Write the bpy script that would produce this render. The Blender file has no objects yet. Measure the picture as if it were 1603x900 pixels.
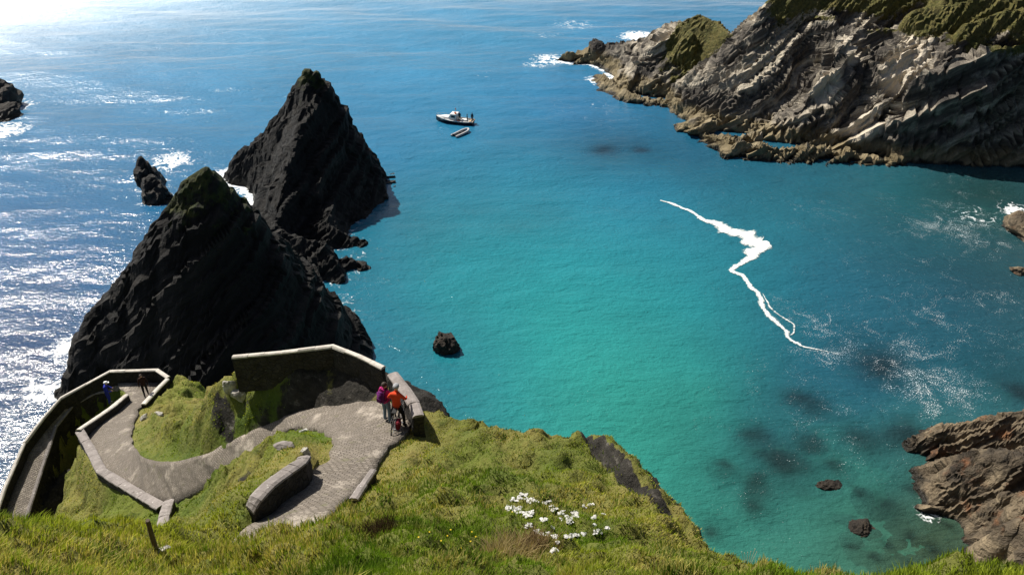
import bpy, bmesh, math, random
import numpy as np
from mathutils import Vector, Matrix

# ------------------------------------------------------------------ camera, sky, sun, exposure
scene = bpy.context.scene
C = scene.collection
CAM_Z, PITCH, FOC = 50.0, math.radians(32.0), 1258.0          # FOC in pixels of a 1603 px wide picture
SUN_AZ, SUN_EL = math.radians(-46.0), math.radians(49.0)      # azimuth from +Y, negative is left
cam = bpy.data.cameras.new('camera')
cam.sensor_width = 36.0
cam.lens = 36.0 * FOC / 1603.0
cam.clip_start, cam.clip_end = 0.1, 60000.0
camo = bpy.data.objects.new('camera', cam)
C.objects.link(camo)
camo.location = (0, 0, CAM_Z)
camo.rotation_euler = (math.pi / 2 - PITCH, 0, 0)
scene.camera = camo

world = bpy.data.worlds.new('World')
scene.world = world
world.use_nodes = True
wn = world.node_tree
sky = wn.nodes.new('ShaderNodeTexSky')
sky.sky_type = 'NISHITA'
sky.sun_disc = False
sky.sun_elevation = SUN_EL
sky.sun_rotation = SUN_AZ
sky.dust_density = 3.5
sky.ozone_density = 3.0
bgn = wn.nodes['Background']
wn.links.new(sky.outputs[0], bgn.inputs[0])
bgn.inputs[1].default_value = 0.05

sun = bpy.data.lights.new('sun', 'SUN')
sun.energy = 5.0
sun.angle = math.radians(0.5)
sun.color = (1.0, 0.95, 0.86)
suno = bpy.data.objects.new('sun', sun)
C.objects.link(suno)
SUND = Vector((math.sin(SUN_AZ) * math.cos(SUN_EL), math.cos(SUN_AZ) * math.cos(SUN_EL), math.sin(SUN_EL)))
suno.rotation_euler = SUND.to_track_quat('Z', 'Y').to_euler()
suno.location = (-60, 60, 90)

scene.view_settings.view_transform = 'Standard'
scene.view_settings.look = 'None'
scene.view_settings.gamma = 1.0
scene.view_settings.exposure = 0.55
scene.cycles.max_bounces = 6
scene.cycles.transparent_max_bounces = 8
scene.cycles.caustics_reflective = False
scene.cycles.caustics_refractive = False

# ------------------------------------------------------------------ survey helpers: where a sight line meets a level
SP, CP = math.sin(PITCH), math.cos(PITCH)
def ray(px, py):
    u = (px - 801.5) / FOC
    v = (450.0 - py) / FOC
    return u, CP + v * SP, -SP + v * CP
def at_z(px, py, z):
    a, b, c = ray(px, py)
    t = (z - CAM_Z) / c
    return np.array((a * t, b * t, z))
def at_t(px, py, t):
    a, b, c = ray(px, py)
    return np.array((a * t, b * t, CAM_Z + c * t))

# ------------------------------------------------------------------ numeric noise
_rs = np.random.RandomState(7)
_LAT = _rs.rand(32, 32, 32) * 2 - 1
def vnoise(P):
    P = np.asarray(P, float)
    i = np.floor(P).astype(int)
    f = P - i
    f = f * f * (3 - 2 * f)
    x0, y0, z0 = i[:, 0] & 31, i[:, 1] & 31, i[:, 2] & 31
    x1, y1, z1 = (x0 + 1) & 31, (y0 + 1) & 31, (z0 + 1) & 31
    fx, fy, fz = f[:, 0], f[:, 1], f[:, 2]
    L = _LAT
    a = L[x0, y0, z0] * (1 - fx) + L[x1, y0, z0] * fx
    b = L[x0, y1, z0] * (1 - fx) + L[x1, y1, z0] * fx
    c = L[x0, y0, z1] * (1 - fx) + L[x1, y0, z1] * fx
    d = L[x0, y1, z1] * (1 - fx) + L[x1, y1, z1] * fx
    return (a * (1 - fy) + b * fy) * (1 - fz) + (c * (1 - fy) + d * fy) * fz
def fbm(P, octv=4, gain=0.5):
    r = 0; a = 1.0; n = 0
    P = np.asarray(P, float)
    for k in range(octv):
        r = r + a * vnoise(P * (2.03 ** k) + 13.7 * k)
        n += a; a *= gain
    return r / n
def hash2(i, j, s=0):
    h = np.sin(i * 127.1 + j * 311.7 + s * 74.7) * 43758.5453
    return h - np.floor(h)
def sstep(a, b, x):
    t = np.clip((x - a) / (b - a), 0, 1)
    return t * t * (3 - 2 * t)
def rbf_fit(XY, V, lam=0.02):
    D = np.linalg.norm(XY[:, None] - XY[None], axis=2)
    n = len(XY)
    V = V.reshape(n, -1)
    A = np.zeros((n + 3, n + 3))
    A[:n, :n] = -D + lam * np.eye(n)
    A[:n, n] = 1; A[:n, n + 1:] = XY
    A[n, :n] = 1; A[n + 1:, :n] = XY.T
    w = np.linalg.solve(A, np.vstack([V, np.zeros((3, V.shape[1]))]))
    return XY, w
def rbf_eval(model, Q):
    XY, w = model
    n = len(XY)
    out = np.empty((len(Q), w.shape[1]))
    for s in range(0, len(Q), 20000):
        q = Q[s:s + 20000]
        D = np.sqrt(((q[:, None, :] - XY[None]) ** 2).sum(2))
        out[s:s + 20000] = -D @ w[:n] + w[n] + q @ w[n + 1:]
    return out

# ------------------------------------------------------------------ mesh helpers
def mesh_np(name, V, F, smooth=False):
    V = np.asarray(V, np.float32); F = np.asarray(F, np.int32)
    me = bpy.data.meshes.new(name)
    k = F.shape[1]
    me.vertices.add(len(V)); me.vertices.foreach_set('co', V.ravel())
    me.loops.add(F.size); me.loops.foreach_set('vertex_index', F.ravel())
    me.polygons.add(len(F))
    me.polygons.foreach_set('loop_start', np.arange(0, F.size, k, dtype=np.int32))
    me.polygons.foreach_set('use_smooth', np.full(len(F), smooth))
    me.update(calc_edges=True)
    me.validate()
    return me
def link(name, me, mat=None, parent=None):
    o = bpy.data.objects.new(name, me)
    C.objects.link(o)
    if mat is not None and me is not None:
        me.materials.clear()
        for m in (mat if isinstance(mat, (list, tuple)) else [mat]):
            me.materials.append(m)
    if parent: o.parent = parent
    return o
def tag(o, label=None, cat=None, group=None, kind=None):
    if label: o['label'] = label
    if cat: o['category'] = cat
    if group: o['group'] = group
    if kind: o['kind'] = kind
    return o
def empty(name, loc=(0, 0, 0), rz=0, **kw):
    o = bpy.data.objects.new(name, None)
    C.objects.link(o)
    o.location = loc; o.rotation_euler = (0, 0, rz)
    o.empty_display_size = 0.3
    return tag(o, **kw)
def attr_f(me, name, vals):
    a = me.attributes.new(name, 'FLOAT', 'POINT')
    a.data.foreach_set('value', np.asarray(vals, np.float32).ravel())
def attr_c(me, name, vals):
    a = me.attributes.new(name, 'FLOAT_COLOR', 'POINT')
    v = np.ones((len(vals), 4), np.float32); v[:, :3] = vals
    a.data.foreach_set('color', v.ravel())
def bm_obj(name, bm, mat, parent=None, smooth=False, bevel=0):
    me = bpy.data.meshes.new(name)
    bmesh.ops.recalc_face_normals(bm, faces=bm.faces)
    bm.to_mesh(me); bm.free()
    if smooth:
        for p in me.polygons: p.use_smooth = True
    return link(name, me, mat, parent)
def bm_box(bm, c, s, rot=None):
    r = bmesh.ops.create_cube(bm, size=1.0)
    M = Matrix.Translation(c) @ (rot.to_4x4() if rot else Matrix()) @ Matrix.Diagonal((*s, 1))
    bmesh.ops.transform(bm, matrix=M, verts=r['verts'])
    return r['verts']
def bm_tube(bm, pts, rad, seg=8, closed=False, caps=True):
    pts = [Vector(p) for p in pts]
    n = len(pts)
    if not hasattr(rad, '__len__'): rad = [rad] * n
    rings = []
    for i, p in enumerate(pts):
        if closed: d = pts[(i + 1) % n] - pts[i - 1]
        else: d = pts[min(i + 1, n - 1)] - pts[max(i - 1, 0)]
        d.normalize()
        ref = Vector((0, 0, 1)) if abs(d.z) < 0.9 else Vector((1, 0, 0))
        a = d.cross(ref).normalized(); b = d.cross(a).normalized()
        rings.append([bm.verts.new(p + rad[i] * (math.cos(2 * math.pi * k / seg) * a + math.sin(2 * math.pi * k / seg) * b)) for k in range(seg)])
    for i in range(n if closed else n - 1):
        A, B = rings[i], rings[(i + 1) % n]
        for k in range(seg):
            bm.faces.new((A[k], A[(k + 1) % seg], B[(k + 1) % seg], B[k]))
    if caps and not closed:
        bm.faces.new(rings[0]); bm.faces.new(rings[-1][::-1])
def bm_ico(bm, c, r, sub=2, scale=(1, 1, 1)):
    q = bmesh.ops.create_icosphere(bm, subdivisions=sub, radius=r)
    bmesh.ops.transform(bm, matrix=Matrix.Translation(c) @ Matrix.Diagonal((*scale, 1)), verts=q['verts'])

# ------------------------------------------------------------------ materials
class NT:
    def __init__(s, name):
        s.mat = bpy.data.materials.new(name); s.mat.use_nodes = True
        s.t = s.mat.node_tree
        s.t.nodes.clear()
        s.out = s.t.nodes.new('ShaderNodeOutputMaterial')
    def n(s, typ, props=None, **ins):
        nd = s.t.nodes.new('ShaderNode' + typ)
        for k, v in (props or {}).items(): setattr(nd, k, v)
        for k, v in ins.items():
            key = int(k[1:]) if k[0] == 'i' and k[1:].isdigit() else k.replace('_', ' ')
            s.set(nd.inputs[key], v)
        return nd
    def set(s, sock, v):
        if isinstance(v, bpy.types.NodeSocket): s.t.links.new(v, sock)
        elif isinstance(v, bpy.types.Node): s.t.links.new(v.outputs[0], sock)
        else:
            if sock.type == 'RGBA' and len(v) == 3: v = (*v, 1)
            sock.default_value = v
    def pos(s): return s.n('NewGeometry').outputs['Position']
    def mul(s, vec, xyz):
        return s.n('VectorMath', {'operation': 'MULTIPLY'}, i0=vec, i1=xyz).outputs[0]
    def dot(s, vec, xyz):
        return s.n('VectorMath', {'operation': 'DOT_PRODUCT'}, i0=vec, i1=xyz).outputs['Value']
    def noise(s, vec, scale, detail=4, rough=0.55, dist=0.0):
        return s.n('TexNoise', None, Vector=vec, Scale=scale, Detail=detail, Roughness=rough, Distortion=dist).outputs[0]
    def math(s, op, a, b=0.0, c=0.0, clamp=False):
        return s.n('Math', {'operation': op, 'use_clamp': clamp}, i0=a, i1=b, i2=c).outputs[0]
    def ramp(s, fac, stops, interp='LINEAR'):
        nd = s.n('ValToRGB', None, Fac=fac)
        cr = nd.color_ramp; cr.interpolation = interp
        while len(cr.elements) < len(stops): cr.elements.new(0.5)
        for e, (p, c) in zip(cr.elements, stops):
            e.position = p
            e.color = (c, c, c, 1) if not hasattr(c, '__len__') else (*c, 1)
        return nd.outputs[0]
    def mix(s, fac, a, b, mode='MIX'):
        nd = s.t.nodes.new('ShaderNodeMix'); nd.data_type = 'RGBA'; nd.blend_type = mode
        s.set(nd.inputs[0], fac); s.set(nd.inputs[6], a); s.set(nd.inputs[7], b)
        return nd.outputs[2]
    def rng(s, v, a, b, c=0.0, d=1.0):
        return s.n('MapRange', {'interpolation_type': 'SMOOTHSTEP'}, i0=v, i1=a, i2=b, i3=c, i4=d).outputs[0]
    def attr(s, name, col=False):
        return s.n('Attribute', {'attribute_name': name}).outputs[0 if col else 2]
    def bump(s, h, strength=1.0, dist=0.1, normal=None):
        nd = s.n('Bump', None, Height=h, Strength=strength, Distance=dist)
        if normal is not None: s.set(nd.inputs['Normal'], normal)
        return nd.outputs[0]
    def principled(s, col, rough=0.8, normal=None, spec=0.3, metal=0.0):
        p = s.n('BsdfPrincipled', None, Base_Color=col, Roughness=rough, Metallic=metal)
        p.inputs['Specular IOR Level'].default_value = spec
        if normal is not None: s.set(p.inputs['Normal'], normal)
        s.t.links.new(p.outputs[0], s.out.inputs['Surface'])
        return p
def plain(name, col, rough=0.6, spec=0.3, var=0.25, scale=6.0, metal=0.0):
    m = NT(name)
    obj = m.n('TexCoord').outputs['Object']
    n = m.noise(obj, scale, 4)
    c2 = tuple(x * (1 - var) for x in col)
    col_ = m.mix(n, c2, tuple(min(1, x * (1 + var)) for x in col))
    m.principled(col_, rough, m.bump(n, 0.3, 0.01), spec, metal)
    return m.mat

BED = np.array((-0.50, -0.10, 0.85)); BED /= np.linalg.norm(BED)      # bedding normal of the tilted slates
def mat_rock(name, dark, mid, pale, tide=True, grass=None, bed=BED, rust=0.0, pale_amt=0.5, tidez=2.6, wet_top=0.7):
    m = NT(name)
    P = m.pos()
    bed = tuple(bed)
    s = m.dot(P, bed)
    wob = m.noise(P, 0.12, 3)
    s = m.math('ADD', s, m.math('MULTIPLY', wob, 3.0))
    layer = m.n('CombineXYZ', None, X=s, Y=m.math('MULTIPLY', m.dot(P, (0.5, 0.5, 0.3)), 0.09), Z=m.math('MULTIPLY', m.dot(P, (0.4, -0.8, 0.2)), 0.09)).outputs[0]
    l1 = m.noise(layer, 0.55, 5, 0.62)
    l2 = m.noise(layer, 2.6, 5, 0.65)
    blot = m.noise(P, 0.35, 5, 0.6)
    c = m.ramp(l1, [(0.36, dark), (0.5, mid), (0.64, pale)])
    c = m.mix(m.rng(l2, 0.35, 0.75, 0, 0.55), c, dark)
    c = m.mix(m.rng(blot, 0.52, 0.7, 0, pale_amt), c, pale)
    fine = m.noise(P, 5.0, 4, 0.7)
    c = m.mix(m.rng(fine, 0.3, 0.7, 0.0, 0.4), c, tuple(x * 0.55 for x in mid))
    if rust:
        c = m.mix(m.rng(m.noise(P, 0.5, 3), 0.55, 0.75, 0, rust), c, (0.30, 0.11, 0.035))
    z = m.n('SeparateXYZ', None, Vector=P).outputs[2]
    zz = m.math('ADD', z, m.math('MULTIPLY', m.math('SUBTRACT', m.noise(P, 0.4, 3), 0.5), 2.6))
    if name == 'headland_rock':
        c = m.mix(m.rng(m.math('ADD', m.attr('pale'), m.math('MULTIPLY', l1, 0.5)), 0.6, 0.9, 0, 0.9), c, m.mix(m.noise(P, 1.5, 4, .7), (0.66, 0.58, 0.46), (0.46, 0.40, 0.31)))
    if tide:
        c = m.mix(m.math('MULTIPLY', m.rng(zz, tidez, tidez - 1.4), 0.75), c, m.mix(m.noise(P, 1.4, 4), (0.10, 0.075, 0.035), (0.34, 0.27, 0.14)))
    wet = m.rng(zz, wet_top, wet_top - 0.7)
    c = m.mix(wet, c, (0.018, 0.015, 0.010))
    h = m.math('ADD', m.math('MULTIPLY', l2, 0.6), m.math('MULTIPLY', fine, 0.35))
    h = m.math('ADD', h, l1)
    nrm = m.bump(h, 1.0, 0.6)
    rough = m.rng(wet, 0, 1, 0.8, 0.35)
    if grass:
        g1, g2 = grass
        gm = m.math('ADD', m.attr('turf'), m.math('MULTIPLY', m.math('SUBTRACT', m.noise(P, 0.55, 6, 0.75), 0.5), 1.7))
        gm = m.rng(gm, 0.42, 0.58)
        gc = m.mix(m.rng(m.noise(P, 0.9, 5, 0.7), 0.3, 0.7), g1, g2)
        gc = m.mix(m.rng(m.noise(P, 2.2, 5, 0.75), 0.42, 0.66, 0, 0.8), gc, tuple(x * 0.35 for x in g1))
        c = m.mix(gm, c, gc)
        nrm = m.bump(m.noise(P, 3.0, 5, 0.75), m.math('MULTIPLY', gm, 0.9), 0.35, nrm)
    m.principled(c, rough, nrm, 0.3)
    return m.mat

DK, MD, PL = (0.035, 0.033, 0.032), (0.10, 0.092, 0.082), (0.33, 0.29, 0.235)
M_head = mat_rock('headland_rock', (0.020, 0.018, 0.017), (0.125, 0.107, 0.086), (0.62, 0.545, 0.42), grass=((0.085, 0.088, 0.014), (0.19, 0.155, 0.042)), pale_amt=0.5, tidez=3.2)
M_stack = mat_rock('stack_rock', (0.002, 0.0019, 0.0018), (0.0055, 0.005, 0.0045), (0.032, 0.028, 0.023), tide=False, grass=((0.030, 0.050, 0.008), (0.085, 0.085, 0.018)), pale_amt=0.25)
M_skerry = mat_rock('skerry_rock', (0.012, 0.011, 0.010), (0.035, 0.031, 0.027), (0.10, 0.085, 0.065), tide=False, pale_amt=0.2, wet_top=1.4)
M_shore = mat_rock('shore_rock', (0.022, 0.018, 0.014), (0.12, 0.092, 0.06), (0.38, 0.295, 0.185), tide=False, rust=0.55, pale_amt=0.4)
M_boulder = mat_rock('boulder_rock', (0.012, 0.010, 0.008), (0.045, 0.033, 0.022), (0.13, 0.10, 0.065), tide=False, pale_amt=0.3, wet_top=0.35)

def mat_ground():
    m = NT('cliff_ground')
    P = m.pos()
    big = m.noise(P, 0.22, 4, 0.6)
    med = m.noise(P, 1.1, 5, 0.65)
    fin = m.noise(m.mul(P, (1, 1, 0.5)), 9.0, 5, 0.75)
    g = m.mix(m.rng(big, 0.35, 0.65), (0.070, 0.115, 0.012), (0.125, 0.150, 0.022))
    g = m.mix(m.math('MULTIPLY', m.attr('dry'), m.rng(med, 0.3, 0.6, 0.35, 1.0)), g, (0.235, 0.195, 0.060))
    g = m.mix(m.rng(med, 0.5, 0.72, 0, 0.7), g, (0.045, 0.080, 0.010))
    g = m.mix(m.rng(fin, 0.5, 0.75, 0, 0.65), g, (0.035, 0.045, 0.010))
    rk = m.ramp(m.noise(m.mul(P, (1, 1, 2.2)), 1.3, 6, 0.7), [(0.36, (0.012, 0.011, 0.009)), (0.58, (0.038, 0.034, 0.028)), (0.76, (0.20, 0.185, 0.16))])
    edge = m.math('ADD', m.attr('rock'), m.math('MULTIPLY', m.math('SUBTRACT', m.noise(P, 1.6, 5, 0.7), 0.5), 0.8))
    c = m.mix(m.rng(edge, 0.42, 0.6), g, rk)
    h = m.math('ADD', m.math('MULTIPLY', med, 1.2), m.math('MULTIPLY', fin, 0.45))
    m.principled(c, 0.85, m.bump(h, 0.9, 0.3), 0.2)
    return m.mat
M_ground = mat_ground()

def mat_path():
    m = NT('cobbled_path')
    uv = m.n('UVMap', {'uv_map': 'UVMap'}).outputs[0]
    P = m.pos()
    nz = m.n('TexNoise', None, Vector=P, Scale=1.8, Detail=4.0)
    uvd = m.n('VectorMath', {'operation': 'MULTIPLY_ADD'}, i0=nz.outputs[1], i1=(0.22, 0.22, 0), i2=uv).outputs[0]
    br = m.n('TexBrick', {'offset': 0.5}, Vector=uvd, Scale=1.0, Color1=(0.25, 0.215, 0.178), Color2=(0.165, 0.142, 0.12), Mortar=(0.085, 0.072, 0.056))
    br.inputs['Mortar Size'].default_value = 0.014
    br.inputs['Mortar Smooth'].default_value = 0.4
    br.inputs['Brick Width'].default_value = 0.19
    br.inputs['Row Height'].default_value = 0.105
    worn = m.noise(P, 0.55, 5, 0.7)
    fin = m.noise(P, 5.0, 4, 0.7)
    c = m.mix(m.rng(worn, 0.52, 0.68, 0, 0.75), br.outputs[0], (0.48, 0.42, 0.35))
    c = m.mix(m.rng(m.noise(P, 1.7, 5, 0.75), 0.5, 0.7, 0, 0.6), c, (0.17, 0.145, 0.115))
    c = m.mix(m.rng(fin, 0.42, 0.7, 0, 0.7), c, (0.13, 0.11, 0.085))
    c = m.mix(m.rng(m.noise(P, 2.1, 3), 0.6, 0.72, 0, 0.35), c, (0.12, 0.13, 0.04))
    h = m.math('SUBTRACT', m.math('MULTIPLY', fin, 0.6), m.math('MULTIPLY', br.outputs[1], 0.7))
    m.principled(c, 0.85, m.bump(h, 1.0, 0.09), 0.25)
    return m.mat
M_path = mat_path()

def mat_wall(name, base, dark, lichen=0.3, rubble=True):
    m = NT(name)
    P = m.pos()
    n = m.noise(P, 2.2, 5, 0.7)
    fin = m.noise(P, 14.0, 4, 0.7)
    c = m.mix(m.rng(n, 0.3, 0.7), dark, base)
    c = m.mix(m.rng(fin, 0.4, 0.75, 0, 0.5), c, dark)
    c = m.mix(m.rng(m.noise(P, 6, 4, 0.7), 0.62, 0.7, 0, lichen), c, (0.62, 0.60, 0.55))
    h = m.math('ADD', m.math('MULTIPLY', fin, 0.3), m.math('MULTIPLY', n, 0.7))
    if rubble:
        v = m.n('TexVoronoi', {'feature': 'DISTANCE_TO_EDGE'}, Vector=m.mul(P, (1, 1, 1.7)), Scale=3.6)
        c = m.mix(m.rng(v.outputs[0], 0.06, 0.0, 0, 0.7), c, tuple(x * 0.4 for x in dark))
        h = m.math('ADD', m.rng(v.outputs[0], 0, 0.12), h)
    m.principled(c, 0.88, m.bump(h, 0.8, 0.05), 0.2)
    return m.mat
M_wall = mat_wall('rubble_wall', (0.050, 0.045, 0.040), (0.022, 0.020, 0.017), 0.1)
M_cope = mat_wall('coping_stone', (0.60, 0.56, 0.50), (0.40, 0.365, 0.32), 0.5, False)
M_copeD = mat_wall('grey_coping', (0.27, 0.24, 0.225), (0.16, 0.142, 0.13), 0.8, False)

# ------------------------------------------------------------------ the near cliff: path, ramp and ground heights
def resample(pts, n):
    pts = np.asarray(pts, float)
    k = len(pts)
    ext = np.vstack([2 * pts[0] - pts[1], pts, 2 * pts[-1] - pts[-2]])
    u = np.linspace(0, k - 1 - 1e-6, n)
    i = u.astype(int); f = (u - i)[:, None]
    a, b, c, d = ext[i], ext[i + 1], ext[i + 2], ext[i + 3]
    return 0.5 * (2 * b + (c - a) * f + (2 * a - 5 * b + 4 * c - d) * f ** 2 + (3 * b - a - 3 * c + d) * f ** 3)
PATH = [((345, 858), (482, 836), 34.1), ((372, 835), (505, 812), 33.8), ((425, 795), (548, 782), 33.2), ((480, 745), (582, 738), 32.4), ((520, 705), (612, 695), 31.8),
        ((524, 690), (642, 668), 31.2), ((515, 680), (618, 632), 30.6), ((490, 672), (540, 634), 29.7), ((445, 676), (455, 648), 28.5),
        ((398, 722), (372, 684), 26.6), ((330, 757), (298, 718), 24.6), ((268, 787), (240, 718), 22.8), ((205, 760), (213, 700), 21.4),
        ((160, 735), (206, 685), 20.5), ((140, 700), (207, 668), 19.5), ((138, 672), (214, 648), 18.5), ((185, 640), (225, 632), 17.6),
        ((196, 616), (240, 614), 17.0), ((190, 603), (256, 603), 16.7), ((183, 596), (254, 594), 16.6)]
pL = resample([at_z(*a, z) for a, b, z in PATH], 320)
pR = resample([at_z(*b, z) for a, b, z in PATH], 320)
RAMP = [((176, 583), (198, 608), 16.5), ((135, 600), (150, 616), 15.7), ((95, 622), (116, 634), 14.9), ((66, 655), (88, 668), 14.1), ((38, 692), (72, 716), 13.3),
        ((8, 760), (48, 790), 12.2), ((-16, 830), (30, 852), 11.2)]
WALL_H = 0.85
def linres(pts, n):
    pts = np.array(pts); u = np.linspace(0, len(pts) - 1, n)
    return np.stack([np.interp(u, np.arange(len(pts)), pts[:, k]) for k in range(3)], 1)
rL = linres([at_z(*a, z + WALL_H) - (0, 0, WALL_H) for a, b, z in RAMP], 61)
rR = linres([at_z(*b, z) for a, b, z in RAMP], 61)

def pxz(l): return [at_z(*q) for q in l]
def pxt(l): return [at_t(*q) for q in l]
ctrl = pxt([(0, 905, 11.5), (150, 920, 12.5), (300, 975, 13.5), (450, 950, 13.5), (600, 895, 12.5), (750, 895, 12), (900, 895, 13), (1050, 920, 13.5), (1200, 940, 14),
            (0, 840, 14.5), (90, 815, 17), (170, 880, 17), (240, 900, 17), (330, 868, 17.5), (430, 845, 17.6), (390, 856, 18.2), (480, 826, 18.4), (520, 816, 18.5), (570, 788, 20),
            (620, 850, 15.5), (700, 850, 15.5), (800, 850, 15.5), (900, 850, 16.5), (1000, 850, 17), (1150, 874, 16.5), (1310, 906, 15), (1420, 970, 13.5), (1550, 965, 12.5),
            (620, 790, 19.5), (700, 780, 20), (800, 780, 19.5), (900, 780, 20.5), (960, 800, 20.0), (1054, 802, 21.8),
            (620, 735, 24), (700, 720, 25), (800, 720, 25), (900, 720, 25.5), (968, 714, 27.4), (1010, 760, 25.0), (918, 722, 25.2), (952, 766, 22.4), (1008, 802, 20.2),
            (640, 685, 27.6), (670, 655, 28.5), (720, 654, 29.8), (780, 672, 29), (860, 686, 28), (935, 690, 27.5)])
ctrl += pxz([(430, 700, 30.6), (490, 690, 31.2), (515, 700, 31.6), (400, 740, 29.6), (400, 772, 30.6), (365, 790, 29.4), (470, 722, 31.9), (425, 770, 32.0), (455, 718, 32.7), (432, 740, 33.0), (405, 765, 33.2), (385, 782, 32.6),
             (320, 790, 26.2), (290, 820, 26.0), (340, 830, 29.2), (320, 850, 30.6), (275, 850, 27.2), (250, 845, 25.6), (255, 815, 23.6), (370, 760, 27.6), (300, 785, 24.2),
             # mound and dark bank under the upper wall
             (330, 640, 26.6), (300, 660, 25.2), (280, 690, 24.0), (252, 660, 21.4), (242, 642, 19.2), (250, 622, 17.2), (266, 604, 16.6), (258, 630, 18.4), (280, 622, 24.2), (330, 592, 27.8), (362, 575, 29.3),
             (380, 620, 28.9), (350, 670, 26.9), (400, 640, 28.9), (440, 610, 29.8), (500, 600, 30.1), (560, 605, 30.7), (590, 615, 30.9), (540, 620, 30.3),
             (285, 583, 17.6), (300, 590, 18.2),
             # ground under the outer wall of the bend and the cliff left of it
             (200, 785, 19.6), (170, 770, 19.0), (150, 745, 18.4), (130, 705, 16.8), (235, 805, 21.6), (200, 830, 22.2), (160, 810, 20.4), (120, 770, 17.0), (135, 800, 18.5), (225, 850, 24.8),
             (100, 720, 13.5), (85, 770, 12.5), (95, 800, 14.0), (60, 800, 11.5)])
ctrl += [np.array(q, float) for q in [
    (0, 0, 48.4), (0, -6, 52), (-20, -2, 47), (20, -2, 45), (-9, 4, 44.0), (9, 3, 44.5), (-22, 8, 40), (-16, 12, 36.5), (-24, 18, 28), (-30, 22, 16), (-40, 10, 20),
    (4.6, 24, 19), (7, 28, 1), (7.6, 16, 23), (10.5, 18.5, 6), (10.5, 11, 27), (14, 13.5, 12), (-0.6, 26, 20), (1, 31, 2), (16, 4, 30), (22, 6, 10),
    (-3.6, 26.6, 24), (-8, 29, 22), (-6, 31.5, 10), (-12, 31, 22), (-16, 33.5, 20.5), (-12, 37, 8), (-17, 39, 16), (-18, 44, 5), (-25, 47, 5), (-30, 48, 3), (-20, 41, 16.5), (-24.5, 44, 14),
    (3, 36, -6), (-6, 42, -6), (-12, 47, -6), (-20, 53, -6), (-34, 52, -6), (-40, 44, -6), (-40, 36, -6), (-40, 28, -4), (-45, 18, -4), (-34.5, 40, 2), (-33, 45, 3), (-34, 34, 2),
    (-46, 56, -9), (-36, 57, -9), (-26, 57, -9), (-16, 56, -9), (-6, 54, -9), (4, 52, -9), (14, 50, -9), (24, 46, -9), (34, 40, -9), (34, 56, -10), (34, 20, -8), (-46, 46, -9), (-47, 34, -8), (14, 25, -6), (20, 16, -6), (28, 8, -6), (10, 32, -6), (34, -4, -2)]]
ctrl = np.array(ctrl)
model = rbf_fit(ctrl[:, :2], ctrl[:, 2], 0.12)

RES = 0.16
gx = np.arange(-46, 34, RES); gy = np.arange(-7, 56, RES)
GX, GY = np.meshgrid(gx, gy)
Q = np.stack([GX.ravel(), GY.ravel()], 1)
H = rbf_eval(model, Q)[:, 0]
def blur(A, k):
    for ax in (0, 1):
        for _ in range(k):
            pad = np.pad(A, [(1, 1) if q == ax else (0, 0) for q in (0, 1)], mode='edge')
            A = (pad[2:, :] + pad[:-2, :] + 2 * A) / 4 if ax == 0 else (pad[:, 2:] + pad[:, :-2] + 2 * A) / 4
    return A
H = blur(H.reshape(GX.shape), 6).ravel()
gyy, gxx = np.gradient(H.reshape(GX.shape), RES)
SL0 = np.hypot(gxx, gyy).ravel()
P3 = np.stack([Q[:, 0], Q[:, 1], H * 0.6], 1)
rockm = np.clip(sstep(1.35, 2.1, SL0 + 0.5 * fbm(P3 * 0.6, 3)), 0, 1)
# bare rock places on the banks
def blob(P2, c, r): return np.exp(-((P2[:, 0] - c[0]) ** 2 + (P2[:, 1] - c[1]) ** 2) / (r * r))
for (px, py, z, r, a) in [(470, 610, 29.9, 1.9, .85), (550, 600, 30.4, 1.8, .8), (400, 640, 28.6, 1.3, .6), (375, 765, 28.2, 1.0, .6), (350, 800, 28.6, 1.1, .5), (95, 740, 13.5, 2.6, 1.),
                          (385, 600, 29.0, .8, .5), (415, 745, 30.5, .5, .5), (235, 815, 22.5, 1.2, .4)]:
    rockm = np.maximum(rockm, a * blob(Q, at_z(px, py, z), r))
rockm = np.clip(rockm, 0, 1)
# hummocks: turf terraces along the slope, lumpy
hum = fbm(P3 * np.array((0.55, 0.75, 0.5)), 4)
rid = 1 - np.abs(fbm(P3 * np.array((0.75, 1.0, 0.9)) + 5, 3)) * 3.2
ter = np.abs(((P3 @ np.array((0.35, 0.55, 0.9))) + 1.2 * fbm(P3 * 0.5 + 2, 3)) % 1.0 - 0.5)
dcam = np.hypot(Q[:, 0], Q[:, 1])
fade = sstep(2, 7, dcam)
BUMP = (0.55 * hum + 0.26 * np.clip(rid, -1, 1) + 0.5 * ter + 0.26 * np.abs(fbm(P3 * 1.9 + 17, 3)) * 2 + 0.10 * fbm(P3 * 4.0, 2) - 0.3) * fade * (1 - 0.4 * rockm)
blocks = np.floor((P3 @ np.array((0.5, 0.35, 1.6))) / 0.55)
BUMP += rockm * (0.5 * (hash2(blocks, np.floor(P3[:, 0] / 0.7)) - 0.5) + 0.3 * fbm(P3 * 1.7, 4))
H1 = H + BUMP
def ribbon_field(L, R):
    Cc = (L + R) / 2
    hw = np.linalg.norm((L - R)[:, :2], axis=1) / 2
    best = np.full(len(Q), 1e9); bi = np.zeros(len(Q), int)
    for i in range(len(Cc)):
        seg = np.hypot(Q[:, 0] - Cc[i, 0], Q[:, 1] - Cc[i, 1])
        # distance outside the cross segment i
        ax = (R[i] - L[i])[:2] / max(1e-6, 2 * hw[i])
        dx = Q[:, 0] - Cc[i, 0]; dy = Q[:, 1] - Cc[i, 1]
        al = np.abs(dx * ax[0] + dy * ax[1]); pe = np.abs(-dx * ax[1] + dy * ax[0])
        d = np.hypot(np.maximum(al - hw[i], 0), pe)
        k = d < best
        best[k] = d[k]; bi[k] = i
    return best, Cc[bi, 2]
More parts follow.
